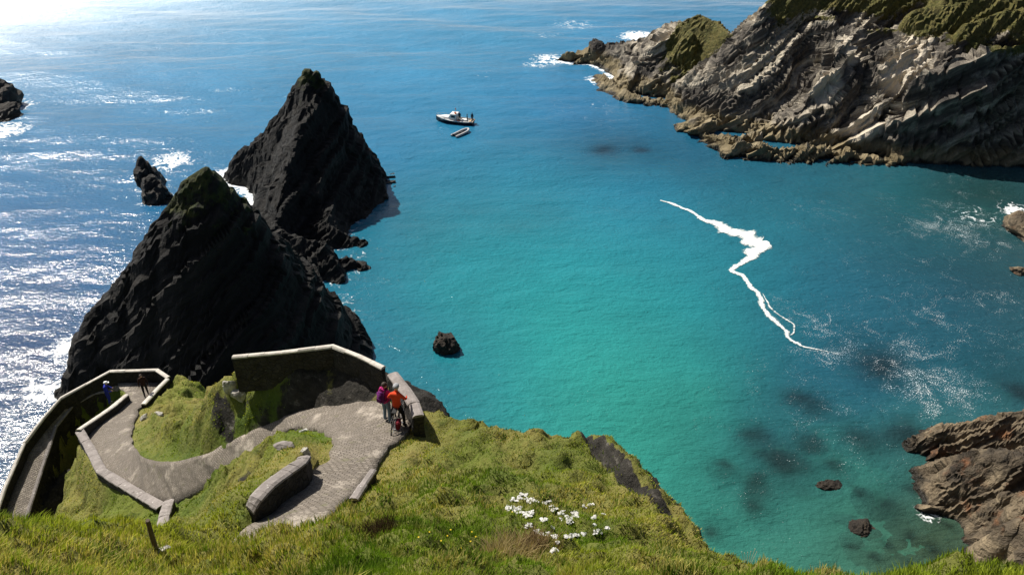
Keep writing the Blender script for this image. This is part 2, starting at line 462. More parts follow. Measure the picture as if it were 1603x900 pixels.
dP, zP = ribbon_field(pL, pR)
w = 1 - sstep(0.12, 1.3, dP)
H1 = H1 * (1 - w) + (zP - 0.14) * w
def poly_near(L):
    L = np.asarray(L); best = np.full(len(Q), 1e9); zz = np.zeros(len(Q)); side = np.zeros(len(Q))
    for a_, b_ in zip(L[:-1], L[1:]):
        ab = (b_ - a_)[:2]; t = np.clip(((Q - a_[:2]) @ ab) / (ab @ ab), 0, 1)
        c = a_[:2] + t[:, None] * ab; d = np.hypot(*(Q - c).T); k = d < best
        best[k] = d[k]; zz[k] = (a_[2] + t * (b_[2] - a_[2]))[k]
        side[k] = (ab[0] * (Q[:, 1] - a_[1]) - ab[1] * (Q[:, 0] - a_[0]))[k]
    return best, zz, side
CW = resample([at_z(476, 713, 33.15), at_z(469, 722, 33.5), at_z(448, 736, 33.75), at_z(420, 757, 34.0), at_z(399, 779, 34.1), at_z(390, 796, 33.9)], 11)
UW = [at_z(364, 557, 30.4), at_z(440, 550, 30.9), at_z(521, 540, 31.4), at_z(562, 556, 31.5), at_z(600, 574, 31.6)]
d_, z_, s_ = poly_near(CW)
isl = (s_ < 0) & (d_ < 2.2)
H1 = np.where(isl, np.maximum(H1, np.minimum(z_ - 0.15 - 0.35 * d_ - 0.5 * np.maximum(d_ - 1.0, 0), zP + 0.1 + 2.2 * np.maximum(dP - 0.05, 0)) + 0.4 * BUMP), H1)
d_, z_, s_ = poly_near(UW)
H1 = np.where((d_ < 2.4) & (dP > 0.1), np.maximum(H1, np.minimum(z_ - 1.0 - 0.75 * d_, zP + 0.1 + 1.8 * np.maximum(dP - 0.1, 0)) + 0.5 * BUMP), H1)
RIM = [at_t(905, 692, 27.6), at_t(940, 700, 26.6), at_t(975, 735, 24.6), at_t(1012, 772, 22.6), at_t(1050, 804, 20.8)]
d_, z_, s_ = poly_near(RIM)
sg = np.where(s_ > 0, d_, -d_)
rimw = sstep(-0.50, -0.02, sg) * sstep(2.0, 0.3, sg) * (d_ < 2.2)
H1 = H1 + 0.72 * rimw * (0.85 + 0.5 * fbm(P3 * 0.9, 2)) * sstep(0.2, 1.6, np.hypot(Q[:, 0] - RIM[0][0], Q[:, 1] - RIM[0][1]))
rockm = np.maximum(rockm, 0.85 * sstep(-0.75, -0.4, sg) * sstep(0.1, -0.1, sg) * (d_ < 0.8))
# the shaded drop between the ramp and the parapet of the upper leg
def inpoly(P2, poly):
    x, y = P2[:, 0], P2[:, 1]; ins = np.zeros(len(P2), bool)
    n = len(poly)
    for i in range(n):
        x1, y1 = poly[i][:2]; x2, y2 = poly[(i + 1) % n][:2]
        c = ((y1 > y) != (y2 > y)) & (x < (x2 - x1) * (y - y1) / (y2 - y1 + 1e-12) + x1)
        ins ^= c
    return ins
MIDW = [((122, 672), 19.9), ((150, 653), 19.1), ((175, 636), 18.5), ((198, 617), 17.9)]
midw = [at_z(*a, z) for a, z in MIDW]
gap = [rR[i] for i in range(6, 61, 4)] + [at_z(75, 800, 9.0), at_z(105, 745, 11)] + midw
inn = inpoly(Q, gap)
_, zG = ribbon_field(rL, rR)
dR, zR = ribbon_field(rL, rR)
startd = np.hypot(Q[:, 0] - rR[3, 0], Q[:, 1] - rR[3, 1])
H1 = np.where(inn & (dP > 0.15), np.minimum(H1, np.maximum(zG - 0.4 - 0.9 * np.clip(startd - 0.8, 0, 3.2), 4.0)), H1)
wr = 1 - sstep(0.05, 0.25, dR)
H1 = H1 * (1 - wr) + (zR - 0.10) * wr
# sea side of the ramp: straight masonry, nothing sticks out above it
near = (dR < 3.0) & (~inn) & (dR > 0.2)
H1 = np.where(near & (dP > 0.3), np.minimum(H1, zR - 0.6 - 0.8 * dR), H1)
H1 = np.where(H1 < 0.3, 0.3 + (H1 - 0.3) * 3.5, H1)
Hg = H1.reshape(GX.shape)
def ground_z(x, y):
    fx = np.clip((np.asarray(x) - gx[0]) / RES, 0, len(gx) - 1.001); fy = np.clip((np.asarray(y) - gy[0]) / RES, 0, len(gy) - 1.001)
    i = fx.astype(int); j = fy.astype(int); a = fx - i; b = fy - j
    return (Hg[j, i] * (1 - a) + Hg[j, i + 1] * a) * (1 - b) + (Hg[j + 1, i] * (1 - a) + Hg[j + 1, i + 1] * a) * b
def grid_at(A, x, y):
    i = np.clip(((np.asarray(x) - gx[0]) / RES).astype(int), 0, len(gx) - 1); j = np.clip(((np.asarray(y) - gy[0]) / RES).astype(int), 0, len(gy) - 1)
    return A.reshape(GX.shape)[j, i]
dry = np.clip(0.5 + 1.3 * fbm(np.stack([Q[:, 0] * 0.28, Q[:, 1] * 0.28, H * 0.1], 1) + 3, 4), 0, 1)
ny, nx = GX.shape
idx = np.arange(ny * nx).reshape(ny, nx)
F = np.stack([idx[:-1, :-1], idx[:-1, 1:], idx[1:, 1:], idx[1:, :-1]], -1).reshape(-1, 4)
keep = (H1[F].max(1) > -5)
F = F[keep]
used = np.unique(F); remap = -np.ones(ny * nx, int); remap[used] = np.arange(len(used))
me = mesh_np('cliff', np.stack([Q[:, 0], Q[:, 1], H1], 1)[used], remap[F], True)
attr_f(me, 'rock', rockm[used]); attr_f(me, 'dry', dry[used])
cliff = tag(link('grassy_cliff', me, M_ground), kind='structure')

def ribbon(name, L, R, mat, lift=0.0, across=6, crown=0.05, thick=0.25):
    n = len(L); V = []; UV = []
    s = np.concatenate([[0], np.cumsum(np.linalg.norm(np.diff((L + R) / 2, axis=0), axis=1))])
    for i in range(n):
        wd = np.linalg.norm(R[i] - L[i])
        for k in range(across + 1):
            f = k / across
            p = L[i] * (1 - f) + R[i] * f
            V.append((p[0], p[1], p[2] + lift + crown * (1 - (2 * f - 1) ** 2)))
            UV.append((f * wd, s[i]))
    m0 = len(V); V = np.array(V)
    V = np.vstack([V, V - (0, 0, thick)])
    a = across + 1
    F = []
    for i in range(n - 1):
        for k in range(across):
            q = [i * a + k, i * a + k + 1, (i + 1) * a + k + 1, (i + 1) * a + k]
            F.append(q)
    for i in range(n - 1):
        F.append([i * a, (i + 1) * a, (i + 1) * a + m0, i * a + m0])
        F.append([i * a + across, i * a + across + m0, (i + 1) * a + across + m0, (i + 1) * a + across])
    me = mesh_np(name, V, np.array(F), True)
    UV = np.array(UV + UV, np.float32)
    uvl = me.uv_layers.new(name='UVMap')
    li = np.empty(len(me.loops), np.int32); me.loops.foreach_get('vertex_index', li)
    uvl.data.foreach_set('uv', UV[li].ravel())
    return link(name, me, mat)
jit = np.stack([fbm(pL * 0.9 + 3, 3), fbm(pL * 0.9 + 9, 3), np.zeros(len(pL))], 1) * 0.28
tag(ribbon('cobbled_path', pL + jit, pR - jit[::-1] * 0.8, M_path), kind='structure')
tag(ribbon('cobbled_ramp', rL, rR, M_path, 0.0), kind='structure')

# ------------------------------------------------------------------ walls
def wall(name, tops, width, height, label, mat_c, mat_b=M_wall, cope_w=0.035, cope_t=0.09, stone=0.9, seed=0, wob=0.03):
    """tops: coping centre line (x,y,z).  A body and a row of coping stones."""
    rs = np.random.RandomState(seed)
    T = np.array(tops, float)
    root = empty(name, (T[:, 0].mean(), T[:, 1].mean(), T[:, 2].mean() - height), label=label, cat='wall')
    o = np.array(root.location)
    segl = np.linalg.norm(np.diff(T[:, :2], axis=0), axis=1)
    s = np.concatenate([[0], np.cumsum(segl)])
    def pt(u): return np.array([np.interp(u, s, T[:, k]) for k in range(3)])
    def nrm(i):
        d = np.zeros(2)
        if i > 0: v = T[i, :2] - T[i - 1, :2]; d += v / np.linalg.norm(v)
        if i < len(T) - 1: v = T[i + 1, :2] - T[i, :2]; d += v / np.linalg.norm(v)
        d /= np.linalg.norm(d)
        return np.array((-d[1], d[0], 0))
    # body with irregular faces
    us = []
    for i in range(len(s) - 1):
        k = max(1, int(segl[i] / 0.3))
        us += list(np.linspace(s[i], s[i + 1], k, endpoint=False))
    us.append(s[-1])
    N = np.array([nrm(i) for i in range(len(T))])
    rows = max(2, int(height / 0.3)) + 1
    V = []; F = []
    per = 2 * rows
    for u in us:
        p = pt(u); nn = np.array([np.interp(u, s, N[:, k]) for k in range(3)]); nn /= np.linalg.norm(nn)
        for side in (1, -1):
            for r in range(rows):
                z = -cope_t - (height - cope_t) * (r / (rows - 1) if side == 1 else 1 - r / (rows - 1))
                w_ = width / 2 + rs.uniform(-wob, wob) + 0.04 * (-z / max(height, .5))
                V.append(p + side * nn * w_ + (0, 0, z) - o)
    n = len(us)
    for i in range(n - 1):
        for k in range(per):
            F.append([i * per + k, i * per + (k + 1) % per, (i + 1) * per + (k + 1) % per, (i + 1) * per + k])
    V = np.array(V); F = np.array(F)
    caps = []
    for i in (0, n - 1):
        for r in range(rows - 1):
            caps.append([i * per + r, i * per + r + 1, i * per + per - 2 - r, i * per + per - 1 - r])
    link('wall_body', mesh_np('wall_body', V, np.vstack([F, caps])), mat_b, root)
    # coping stones, end to end, mitred at the corners
    for i in range(len(T) - 1):
        k = max(1, int(round(segl[i] / stone)))
        for j in range(k):
            ua, ub = s[i] + segl[i] * j / k, s[i] + segl[i] * (j + 1) / k
            A, B = pt(ua), pt(ub)
            d = (B - A)[:2] / np.linalg.norm((B - A)[:2]); nn = np.array((-d[1], d[0], 0))
            def nat(u): 
                m_ = np.array([np.interp(u, s, N[:, q]) for q in range(3)])
                return m_ / max(0.6, abs(m_ @ nn)) if (abs(u - s[i]) < 1e-6 or abs(u - s[i + 1]) < 1e-6) else nn
            g = 0.004 / max(0.05, (ub - ua))
            A2, B2 = A + (B - A) * g, B - (B - A) * g
            hw = width / 2 + cope_w + rs.uniform(-.012, .012)
            dz = rs.uniform(-.008, .008)
            na, nb = nat(ua), nat(ub)
            vs = []
            for P_, n_ in ((A2, na), (B2, nb)):
                j1, j2 = rs.uniform(-.015, .015, 2)
                vs += [P_ + n_ * (hw + j1) + (0, 0, -cope_t), P_ + n_ * hw * .93 + (0, 0, dz - .03), P_ + n_ * hw * .5 + (0, 0, dz + .012), P_ - n_ * hw * .5 + (0, 0, dz + .012 + j2), P_ - n_ * hw * .93 + (0, 0, dz - .03), P_ - n_ * (hw + j2) + (0, 0, -cope_t)]
            vs = np.array(vs) - o
            f = [[k_, k_ + 1, k_ + 7, k_ + 6] for k_ in range(5)] + [[5, 0, 6, 11], [3, 2, 1, 4], [4, 1, 0, 5], [8, 9, 10, 7], [7, 10, 11, 6]]
            link('coping_stone', mesh_np('coping_stone', vs, np.array(f)), mat_c, root)
    return root
WH = WALL_H
outer = [rL[i] + (0, 0, WH) for i in range(60, 5, -10)]
outer = [p for p in outer] + [at_z(172, 580, 17.6), at_z(245, 578, 17.7), at_z(263, 590, 17.7)]
wall('sea_wall', outer, 0.20, 4.5, 'long grey parapet wall on the seaward side of the lower ramp, far left', M_cope, seed=1, stone=1.2)
wall('parapet_wall', [at_z(262, 592, 17.65), at_z(243, 611, 17.75), at_z(224, 632, 18.0)], 0.24, 2.6, 'short straight parapet wall between the lower platform and the grassy mound', M_cope, seed=2)
wall('parapet_wall', midw[::-1], 0.24, 3.6, 'straight parapet wall that the person in blue leans on, beside the upper path', M_cope, seed=3)
wall('kerb_wall', [at_z(124, 673, 19.75), at_z(139, 698, 20.0), at_z(158, 735, 20.95), at_z(203, 763, 21.6), at_z(252, 791, 22.9)], 0.42, 2.4,
     'low rubble retaining wall round the outside of the lower bend', M_copeD, seed=4, stone=0.7)
wall('ramp_wall', [rR[i] + (0, 0, 0.10) for i in (6, 10, 20, 30, 40, 50, 60)], 0.20, 4.5, 'retaining wall along the inner edge of the lower ramp, dark on its near side', M_copeD, seed=5, stone=1.1, cope_w=0.02)
wall('end_wall', [at_z(264, 782, 23.5), at_z(258, 800, 24.6), at_z(248, 838, 26.6)], 0.40, 2.6, 'short stub of stone wall climbing towards the wooden stake', M_copeD, seed=6, stone=0.6)
cw = CW
wall('curved_wall', cw, 0.32, 2.6, 'thick curved stone wall with lichen spots in the middle of the hairpin', M_copeD, seed=7, stone=0.7)
wall('upper_wall', UW, 0.15, 1.8,
     'white-topped wall in shadow above the dark rock bank behind the bend', M_cope, seed=8, stone=0.8)
wall('parapet_wall', [at_z(614, 583, 31.5), at_z(633, 607, 31.75), at_z(648, 630, 31.95), at_z(655, 650, 32.1)], 0.36, 2.6, 'broad stone parapet at the sea edge beside the cyclist', M_copeD, seed=9, stone=0.8)
wall('kerb_wall', [at_z(584, 734, 32.75), at_z(568, 757, 33.1), at_z(553, 780, 33.5)], 0.18, 1.2, 'short grey kerb half buried in turf on the near side of the path', M_copeD, seed=10, stone=0.7)

# ------------------------------------------------------------------ rocks standing in the sea
def tents(P2, lines):
    out = np.full(len(P2), -1e9)
    for L, slope in lines:
        L = np.array(L, float)
        best = np.full(len(P2), -1e9)
        segs = zip(L[:-1], L[1:]) if len(L) > 1 else [(L[0], L[0])]
        for a, b in segs:
            ab = (b - a)[:2]; q = ab @ ab
            t = np.clip(((P2 - a[:2]) @ ab) / q, 0, 1) if q > 0 else np.zeros(len(P2))
            c = a[None, :2] + t[:, None] * ab
            d = np.hypot(P2[:, 0] - c[:, 0], P2[:, 1] - c[:, 1])
            best = np.maximum(best, a[2] + t * (b[2] - a[2]) - slope * (np.sqrt(d * d + 0.25) - 0.5))
        out = np.maximum(out, best)
    return out
def strata(P, m, amp, seed=0, scale=1.0):
    m = np.asarray(m); m = m / np.linalg.norm(m)
    a1 = np.cross(m, (0.1, 0.9, 0.3)); a1 /= np.linalg.norm(a1)
    a2 = np.cross(m, a1)
    s = P @ m + 1.3 * scale * fbm(P * 0.09 / scale + seed, 3) + 0.22 * scale * fbm(P * 0.8 / scale + seed + 5, 3)
    d = 0
    for k, (T, a) in enumerate(((4.2, 1.0), (1.6, 0.9), (0.62, 0.5))):
        T = T * scale
        i = np.floor(s / T); f = s / T - i
        r = hash2(i, k + 1, seed)
        u = np.floor((P @ a1) / (T * 6.0) + r * 9 + 0.4 * fbm(P * 0.4 / scale, 2)); v = np.floor((P @ a2) / (T * 7.5) + r * 5)
        d = d + a * ((hash2(i * 3.1 + u, v, seed + k) - 0.5) * 1.1 + (r - .5) * 0.7 + (f - 0.5) * 1.0)
    return amp * (d - 0.5) + amp * 0.55 * fbm(P * 0.35 / scale + 7, 4) + amp * 0.25 * fbm(P * 1.6 / scale + 9, 3)
ROCKS = []
def rock_field(name, lines, bounds, res, mat, bed=BED, amp=0.8, seed=0, warp=2.0, scale=1.0, zcut=-3.0, smooth=False, turf=None):
    x0, x1, y0, y1 = bounds
    X, Y = np.meshgrid(np.arange(x0, x1, res), np.arange(y0, y1, res))
    q = np.stack([X.ravel(), Y.ravel()], 1)
    q3 = np.stack([q[:, 0], q[:, 1], np.zeros(len(q))], 1)
    wv = np.stack([fbm(q3 * 0.11 / scale + seed, 3), fbm(q3 * 0.11 / scale + seed + 31, 3)], 1) * warp
    h = tents(q + wv, lines) + 0.35 * warp * fbm(q3 * 0.2 / scale + seed + 3, 4)
    Hh = h.reshape(X.shape)
    dy, dx = np.gradient(Hh, res)
    N = np.stack([-dx.ravel(), -dy.ravel(), np.ones(len(q))], 1); N /= np.linalg.norm(N, axis=1)[:, None]
    P = np.stack([q[:, 0], q[:, 1], h], 1)
    lim = np.minimum(1, np.clip((h + 6) / 6, 0, 1))
    tf = np.clip(turf(P), 0, 1) if turf else np.zeros(len(P))
    P2 = P + N * (strata(P, bed, amp, seed, scale) * lim * (1 - 0.6 * sstep(.3, .8, tf)))[:, None]
    ny, nx = X.shape
    idx = np.arange(ny * nx).reshape(ny, nx)
    F = np.stack([idx[:-1, :-1], idx[:-1, 1:], idx[1:, 1:], idx[1:, :-1]], -1).reshape(-1, 4)
    F = F[h[F].max(1) > zcut]
    used = np.unique(F); re = -np.ones(ny * nx, int); re[used] = np.arange(len(used))
    c = np.array((P2[used, 0].mean(), P2[used, 1].mean(), 0.0))
    me = mesh_np(name, P2[used] - c, re[F], smooth)
    if turf: attr_f(me, 'turf', tf[used])
    o = link(name, me, mat)
    o.location = c
    ROCKS.append((lines, 1.0))
    return o
Z = at_z
def Zy(px, py, y):
    a, b, c = ray(px, py); t = y / b
    return np.array((a * t, y, CAM_Z + c * t))
# near stack
s1 = [([Zy(98, 606, 60.5), Zy(150, 490, 62), Zy(205, 412, 63.5), Zy(246, 345, 64.5), Zy(292, 285, 65.5), Zy(322, 263, 66)], 1.75),
      ([Zy(322, 263, 66), Zy(342, 292, 66.5), Zy(398, 362, 67.5), Zy(440, 420, 68.5), Zy(492, 475, 69.5), Zy(532, 495, 70), Zy(560, 525, 70)], 1.75)]
BEDS = np.array((-0.62, -0.10, 0.74))
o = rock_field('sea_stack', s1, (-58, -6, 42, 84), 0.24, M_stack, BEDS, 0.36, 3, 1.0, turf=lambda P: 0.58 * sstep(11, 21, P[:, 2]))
tag(o, 'nearer pointed sea stack, black in shadow with a green crest, behind the walled ramp', 'sea stack', 'pointed sea stacks')
s2 = [([Zy(338, 308, 112), Zy(378, 240, 111), Zy(425, 180, 110), Zy(455, 135, 109), Zy(478, 108, 108.5), Zy(494, 112, 108.5)], 1.9),
      ([Zy(494, 112, 108.5), Zy(505, 150, 108), Zy(540, 190, 108), Zy(575, 240, 107), Zy(598, 272, 107), Zy(606, 292, 106.5)], 1.9),
      ([Zy(480, 130, 107), Zy(470, 190, 101.5), Zy(455, 255, 95.5), Zy(436, 330, 90), Zy(420, 375, 86.5)], 1.55),
      ([Zy(500, 200, 103), Zy(500, 300, 95), Zy(520, 350, 91), Zy(560, 366, 91), Zy(592, 384, 91)], 1.35),
      ([Zy(440, 360, 86), Zy(470, 372, 84.5), Zy(500, 378, 84), Zy(520, 405, 82.5), Zy(530, 425, 81.5)], 1.5), ([Z(545, 400, 1.6), Z(572, 412, .8)], 1.2)]
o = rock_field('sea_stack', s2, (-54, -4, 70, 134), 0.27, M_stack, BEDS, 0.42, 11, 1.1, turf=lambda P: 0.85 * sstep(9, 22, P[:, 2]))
tag(o, 'farther pyramid sea stack with ribbed dark rock and mossy summit', 'sea stack', 'pointed sea stacks')
# headland on the right
hd = [([Z(872, 88, 0.6), Z(900, 80, 2.0), Z(938, 70, 3.4), Z(965, 72, 4.2), Z(1000, 62, 6.5), Z(1030, 44, 9.4), Z(1052, 28, 12.0), Z(1088, 22, 13.2), Z(1122, 32, 12.6), Z(1150, 50, 11.8)], 1.15),
      ([Z(1150, 50, 11.8), Z(1172, 38, 14), Z(1200, 8, 18), np.array((52, 150, 23)), np.array((64, 156, 28)), np.array((92, 165, 40)), np.array((140, 172, 52))], 1.15),
      ([Z(1260, 10, 17.0), Z(1330, 45, 15.5), Z(1400, 40, 16.5), Z(1470, 20, 18.5), np.array((80, 146, 26)), np.array((120, 147, 36))], 1.5),
      ([Z(1000, 62, 6.5), Z(990, 110, 3.2), Z(975, 140, 1.0)], 1.0),
      ([Z(1080, 50, 11), Z(1090, 110, 5.0), Z(1095, 150, 1.5)], 1.15), ([Z(1180, 60, 12.5), Z(1200, 120, 7.0), Z(1195, 160, 2.6)], 1.2),
      ([Z(1150, 165, 1.4), Z(1090, 158, 1.2), Z(1000, 150, 1.2), Z(930, 118, .9)], 0.8),
      ([Z(1485, 30, 18), Z(1455, 70, 15.0), Z(1405, 140, 9.2), Z(1335, 195, 4.4), Z(1278, 220, 1.6), Z(1250, 232, 0.6)], 2.0),
      ([Z(1330, 50, 16), Z(1300, 110, 11), Z(1268, 150, 7.4), Z(1215, 190, 3.0), Z(1185, 200, 1.6)], 2.0),
      ([Z(1475, 70, 15.0), Z(1465, 150, 8.6), Z(1440, 215, 2.6), Z(1400, 240, .8)], 2.0),
      ([Z(1640, 20, 20), Z(1640, 90, 14.5), Z(1650, 180, 7), Z(1660, 250, 2)], 1.4),
      ([Z(1510, 34, 18.8), Z(1560, 20, 19.8), Z(1640, 10, 20.5)], 1.5),
      ([Z(1095, 203, 1.0), Z(1150, 222, 2.4), Z(1210, 228, 2.5), Z(1300, 236, 1.6), Z(1380, 244, .9), Z(1430, 246, .6)], 1.4),
      ([np.array((62, 121.5, 12)), np.array((66, 121, 15.5)), np.array((72, 120.5, 17)), np.array((82, 121, 18)), np.array((95, 122, 20)), np.array((110, 123, 22))], 3.4),
      ([np.array((66, 134, 19.5)), np.array((90, 135, 23)), np.array((110, 136, 26))], 1.3),
      ([Z(1140, 212, 1.6), Z(1190, 212, 2.6)], 1.3)]
o = rock_field('rocky_headland', hd, (2, 140, 100, 205), 0.30, M_head, BED, 1.0, 21, 1.8, 1.1, turf=lambda P: np.maximum.reduce([1.0 * sstep(14.0, 18.5, P[:, 2] + 2.5 * fbm(P * .15, 3)) * sstep(40, 48, P[:, 0]), 1.1 * blob(P[:, :2], at_z(1098, 45, 11.5), 7.0), 0.8 * blob(P[:, :2], at_z(1520, 120, 11), 3.0)]))
hv = np.empty(len(o.data.vertices) * 3, np.float32); o.data.vertices.foreach_get('co', hv); hv = hv.reshape(-1, 3) + np.array(o.location)
pal = np.zeros(len(hv))
for (px, py, z_, r) in [(1296, 132, 9.5, 4.0), (1550, 25, 19.0, 6.0), (1180, 25, 15, 4.0), (1040, 60, 8, 3.5), (1420, 110, 11.5, 5.0), (1350, 190, 5.5, 4.5), (1330, 80, 13, 3.0), (1440, 60, 15.5, 3.5), (1090, 215, 2, 3.0)]:
    c = at_z(px, py, z_); pal = np.maximum(pal, np.exp(-((hv - c) ** 2).sum(1) / (r * r)))
attr_f(o.data, 'pale', pal)
tag(o, 'long sunlit rocky headland with tilted slabs and a grassy top, upper right', 'headland')
# jagged rocks on the right shore
sh = [([Z(1442, 688, 1.0), Z(1480, 672, 2.6), Z(1530, 660, 4.5), Z(1600, 640, 6.5), Z(1700, 620, 9)], 1.9),
      ([Z(1465, 735, 1.8), Z(1500, 720, 3.8), Z(1560, 710, 5.5), Z(1660, 690, 8)], 1.9),
      ([Z(1530, 775, 2.0), Z(1560, 765, 4.0), Z(1620, 750, 6.5), Z(1700, 740, 9)], 2.0),
      ([Z(1555, 830, 1.8), Z(1590, 815, 4.5), Z(1680, 800, 8)], 2.0), ([Z(1570, 872, 1.6), Z(1600, 860, 4), Z(1680, 840, 8)], 2.0)]
BEDR = np.array((-0.7, 0.2, 0.55))
o = rock_field('shore_rocks', sh, (28, 70, 34, 66), 0.13, M_shore, BEDR, 0.40, 33, 1.7, 0.62, -2.0)
tag(o, 'brown and rust coloured rocks on the shore at lower right', 'rocks')
# small rocks
def boulder(name, px, py, z, size, seed, mat, amp=0.22, sub=4, rz=0.0, bed=BED):
    bm = bmesh.new()
    bmesh.ops.create_icosphere(bm, subdivisions=sub, radius=1.0)
    me = bpy.data.meshes.new(name); bm.to_mesh(me); bm.free()
    n = len(me.vertices); V = np.empty(n * 3, np.float32); me.vertices.foreach_get('co', V); V = V.reshape(-1, 3).astype(float)
    rsb = np.random.RandomState(seed + 100)
    for _ in range(11):
        nv = rsb.normal(size=3); nv /= np.linalg.norm(nv); cut = rsb.uniform(.5, .82)
        V = V - np.maximum(V @ nv - cut, 0)[:, None] * nv
    N = V / np.linalg.norm(V, axis=1)[:, None]
    V = V * 1.2
    S = np.array(size)
    sc = S.mean() / 2.2
    W = V * S
    f = 1 + 0.18 * fbm(V * 1.3 + seed * 3.3, 4)
    W = W * f[:, None] + N * (strata(W + seed * 10, bed, amp * sc, seed, 0.28 * sc))[:, None]
    c, s_ = math.cos(rz), math.sin(rz)
    W = W @ np.array(((c, s_, 0), (-s_, c, 0), (0, 0, 1)))
    me.vertices.foreach_set('co', W.astype(np.float32).ravel()); me.update()
    o = link(name, me, mat)
    p = at_z(px, py, z)
    o.location = p
    ROCKS.append(([([np.array((p[0], p[1], z + S[2] * 0.7))], S[2] / max(S[0], S[1]))], 0.6))
    return o
tag(boulder('sea_rock', 237, 282, 0.8, (2.1, 2.2, 3.0), 1, M_skerry), 'taller black rock in the swell left of the nearer stack', 'rock', 'small rocks in the sea')
tag(boulder('sea_rock', 243, 308, 0.4, (2.4, 2.2, 2.6), 2, M_skerry), 'lower black rock touching the taller one left of the nearer stack', 'rock', 'small rocks in the sea')
tag(boulder('sea_rock', -6, 160, 0.4, (4.0, 4.0, 4.4), 3, M_skerry), 'upper black rock cut by the left edge of the picture', 'rock', 'small rocks in the sea')
tag(boulder('sea_rock', 2, 185, 0.0, (4.2, 3.0, 2.6), 4, M_skerry), 'lower black rock ringed by foam at the left edge', 'rock', 'small rocks in the sea')
tag(boulder('sea_rock', 698, 540, 0.0, (1.45, 1.5, 2.0), 5, M_boulder), 'lone brown weedy rock in the middle of the turquoise bay', 'rock', 'small rocks in the sea')
tag(boulder('sea_rock', 1300, 764, -0.15, (1.05, .75, .55), 6, M_boulder), 'small black wet rock breaking the surface in the shallow corner', 'rock', 'small rocks in the sea')
tag(boulder('sea_rock', 1354, 832, -0.35, (1.2, 1.0, .75), 7, M_boulder), 'dark rock just awash nearest the grass edge in the shallows', 'rock', 'small rocks in the sea')
tag(boulder('sea_rock', 1459, 797, 0.1, (1.2, .7, .6), 8, M_shore), 'pale pinkish rock in foam beside the shore rocks', 'rock', 'small rocks in the sea')
tag(boulder('sea_rock', 1102, 196, 0.6, (2.4, 4.8, 2.2), 9, M_head, rz=-0.7), 'leaning tan slab of rock at the headland inlet', 'rock', 'small rocks in the sea')
tag(boulder('sea_rock', 1076, 202, 0.0, (3.0, 1.8, 1.2), 10, M_head), 'low pale rock tip in front of the leaning slab', 'rock', 'small rocks in the sea')
tag(boulder('sea_rock', 1606, 365, 0.4, (1.8, 3.2, 2.2), 12, M_shore), 'orange brown rock cut by the right edge of the picture', 'rock', 'small rocks in the sea')
tag(boulder('sea_rock', 1600, 428, 0.0, (1.3, 1.2, .8), 13, M_shore), 'small brown rock at the right edge below the orange one', 'rock', 'small rocks in the sea')
# rocks under the surface, seen through the water
subm = [(1370, 570, -.9, 3.2, 1.7), (1240, 740, -1.3, 2.6, 1.5), (1215, 720, -1.6, 2.6, 1.6), (1185, 795, -1.5, 1.5, 1.2), (1130, 738, -2.0, 1.5, 1.3), (1185, 765, -1.9, 1.8, 1.3), (1355, 690, -1.8, 3.0, 2.0),
        (1270, 632, -1.7, 2.5, 1.6), (1415, 685, -.9, 2.0, 1.4), (1350, 780, -1.3, 1.1, .9), (1400, 800, -1.3, 1.6, 1.2), (1125, 820, -1.5, 1.3, 1.0), (1590, 605, -1.2, 2.0, 1.4), (945, 235, -1.2, 3.0, 1.2), (1005, 232, -1.6, 1.8, 1.0),
        (1260, 690, -1.9, 2.2, 1.6), (1310, 735, -1.8, 1.9, 1.2), (1450, 770, -1.3, 1.2, 1.0), (1180, 680, -2.2, 2.0, 1.3), (1400, 850, -1.2, .8, .6), (1440, 840, -1.1, .7, .5), (1470, 865, -1.1, .9, .6), (1490, 830, -1.1, .7, .5), (1380, 880, -1.2, .8, .6), (1430, 880, -1.0, .6, .5), (1330, 850, -1.4, .9, .7)]
SUBL = {0: 'dark submerged reef just past the lower right end of the foam streak', 13: 'larger dark submerged patch of rock off the headland inlet', 14: 'smaller dark submerged patch of rock right of the larger one off the headland',
        8: 'dark submerged rock touching the left tip of the shore rocks', 12: 'submerged rock at the right edge above the shore rocks', 4: 'leftmost faint submerged rock in the bay', 11: 'submerged rock nearest the dead stalks on the grass edge',
        1: 'largest dark submerged rock left of the small black wet rock', 6: 'broad dark submerged rock between the foam specks and the shore rocks', 7: 'dark submerged rock under the foam specks left of the reef', 18: 'faint submerged rock above the leftmost one'}
for k, (px, py, z, a, b) in enumerate(subm):
    lab = SUBL.get(k, 'small stone showing dimly through the shallow water by the shore rocks' if k >= 19 else 'blurred dark rock under the turquoise shallows between the grass edge and the shore rocks')
    tag(boulder('submerged_rock', px, py, min(z, -1.0) - 0.35, (a, b, 0.9), 40 + k, M_boulder, sub=4), lab, 'rock', 'rocks under the water of the bay')

# ------------------------------------------------------------------ the sea
def waves(x, y):
    rs = np.random.RandomState(5)
    z = np.zeros_like(x)
    r = np.hypot(x, y)
    for k in range(26):
        lam = 1.8 * (1.14 ** k) * rs.uniform(.9, 1.1)
        th = math.radians(-98 + rs.normal(0, 22))
        a = 0.0065 * lam ** 0.75 * rs.uniform(.6, 1.2)
        kx, ky = math.cos(th) * 2 * math.pi / lam, math.sin(th) * 2 * math.pi / lam
        ph = kx * x + ky * y + rs.uniform(0, 6.28)
        f = sstep(900 * lam / 3, 250 * lam / 3, r)
        z += a * f * (np.sin(ph) + 0.25 * np.sin(2 * ph))
    calm = 0.35 + 0.65 * sstep(75, 170, r - 0.35 * x)
    return z * calm
radii = np.concatenate([np.geomspace(30, 420, 500), np.geomspace(424, 40000, 60)])
angs = np.radians(np.concatenate([np.linspace(-110, -44, 40), np.linspace(-43.5, 43.5, 460), np.linspace(44, 110, 40)]))
RR, AA = np.meshgrid(radii, angs, indexing='ij')
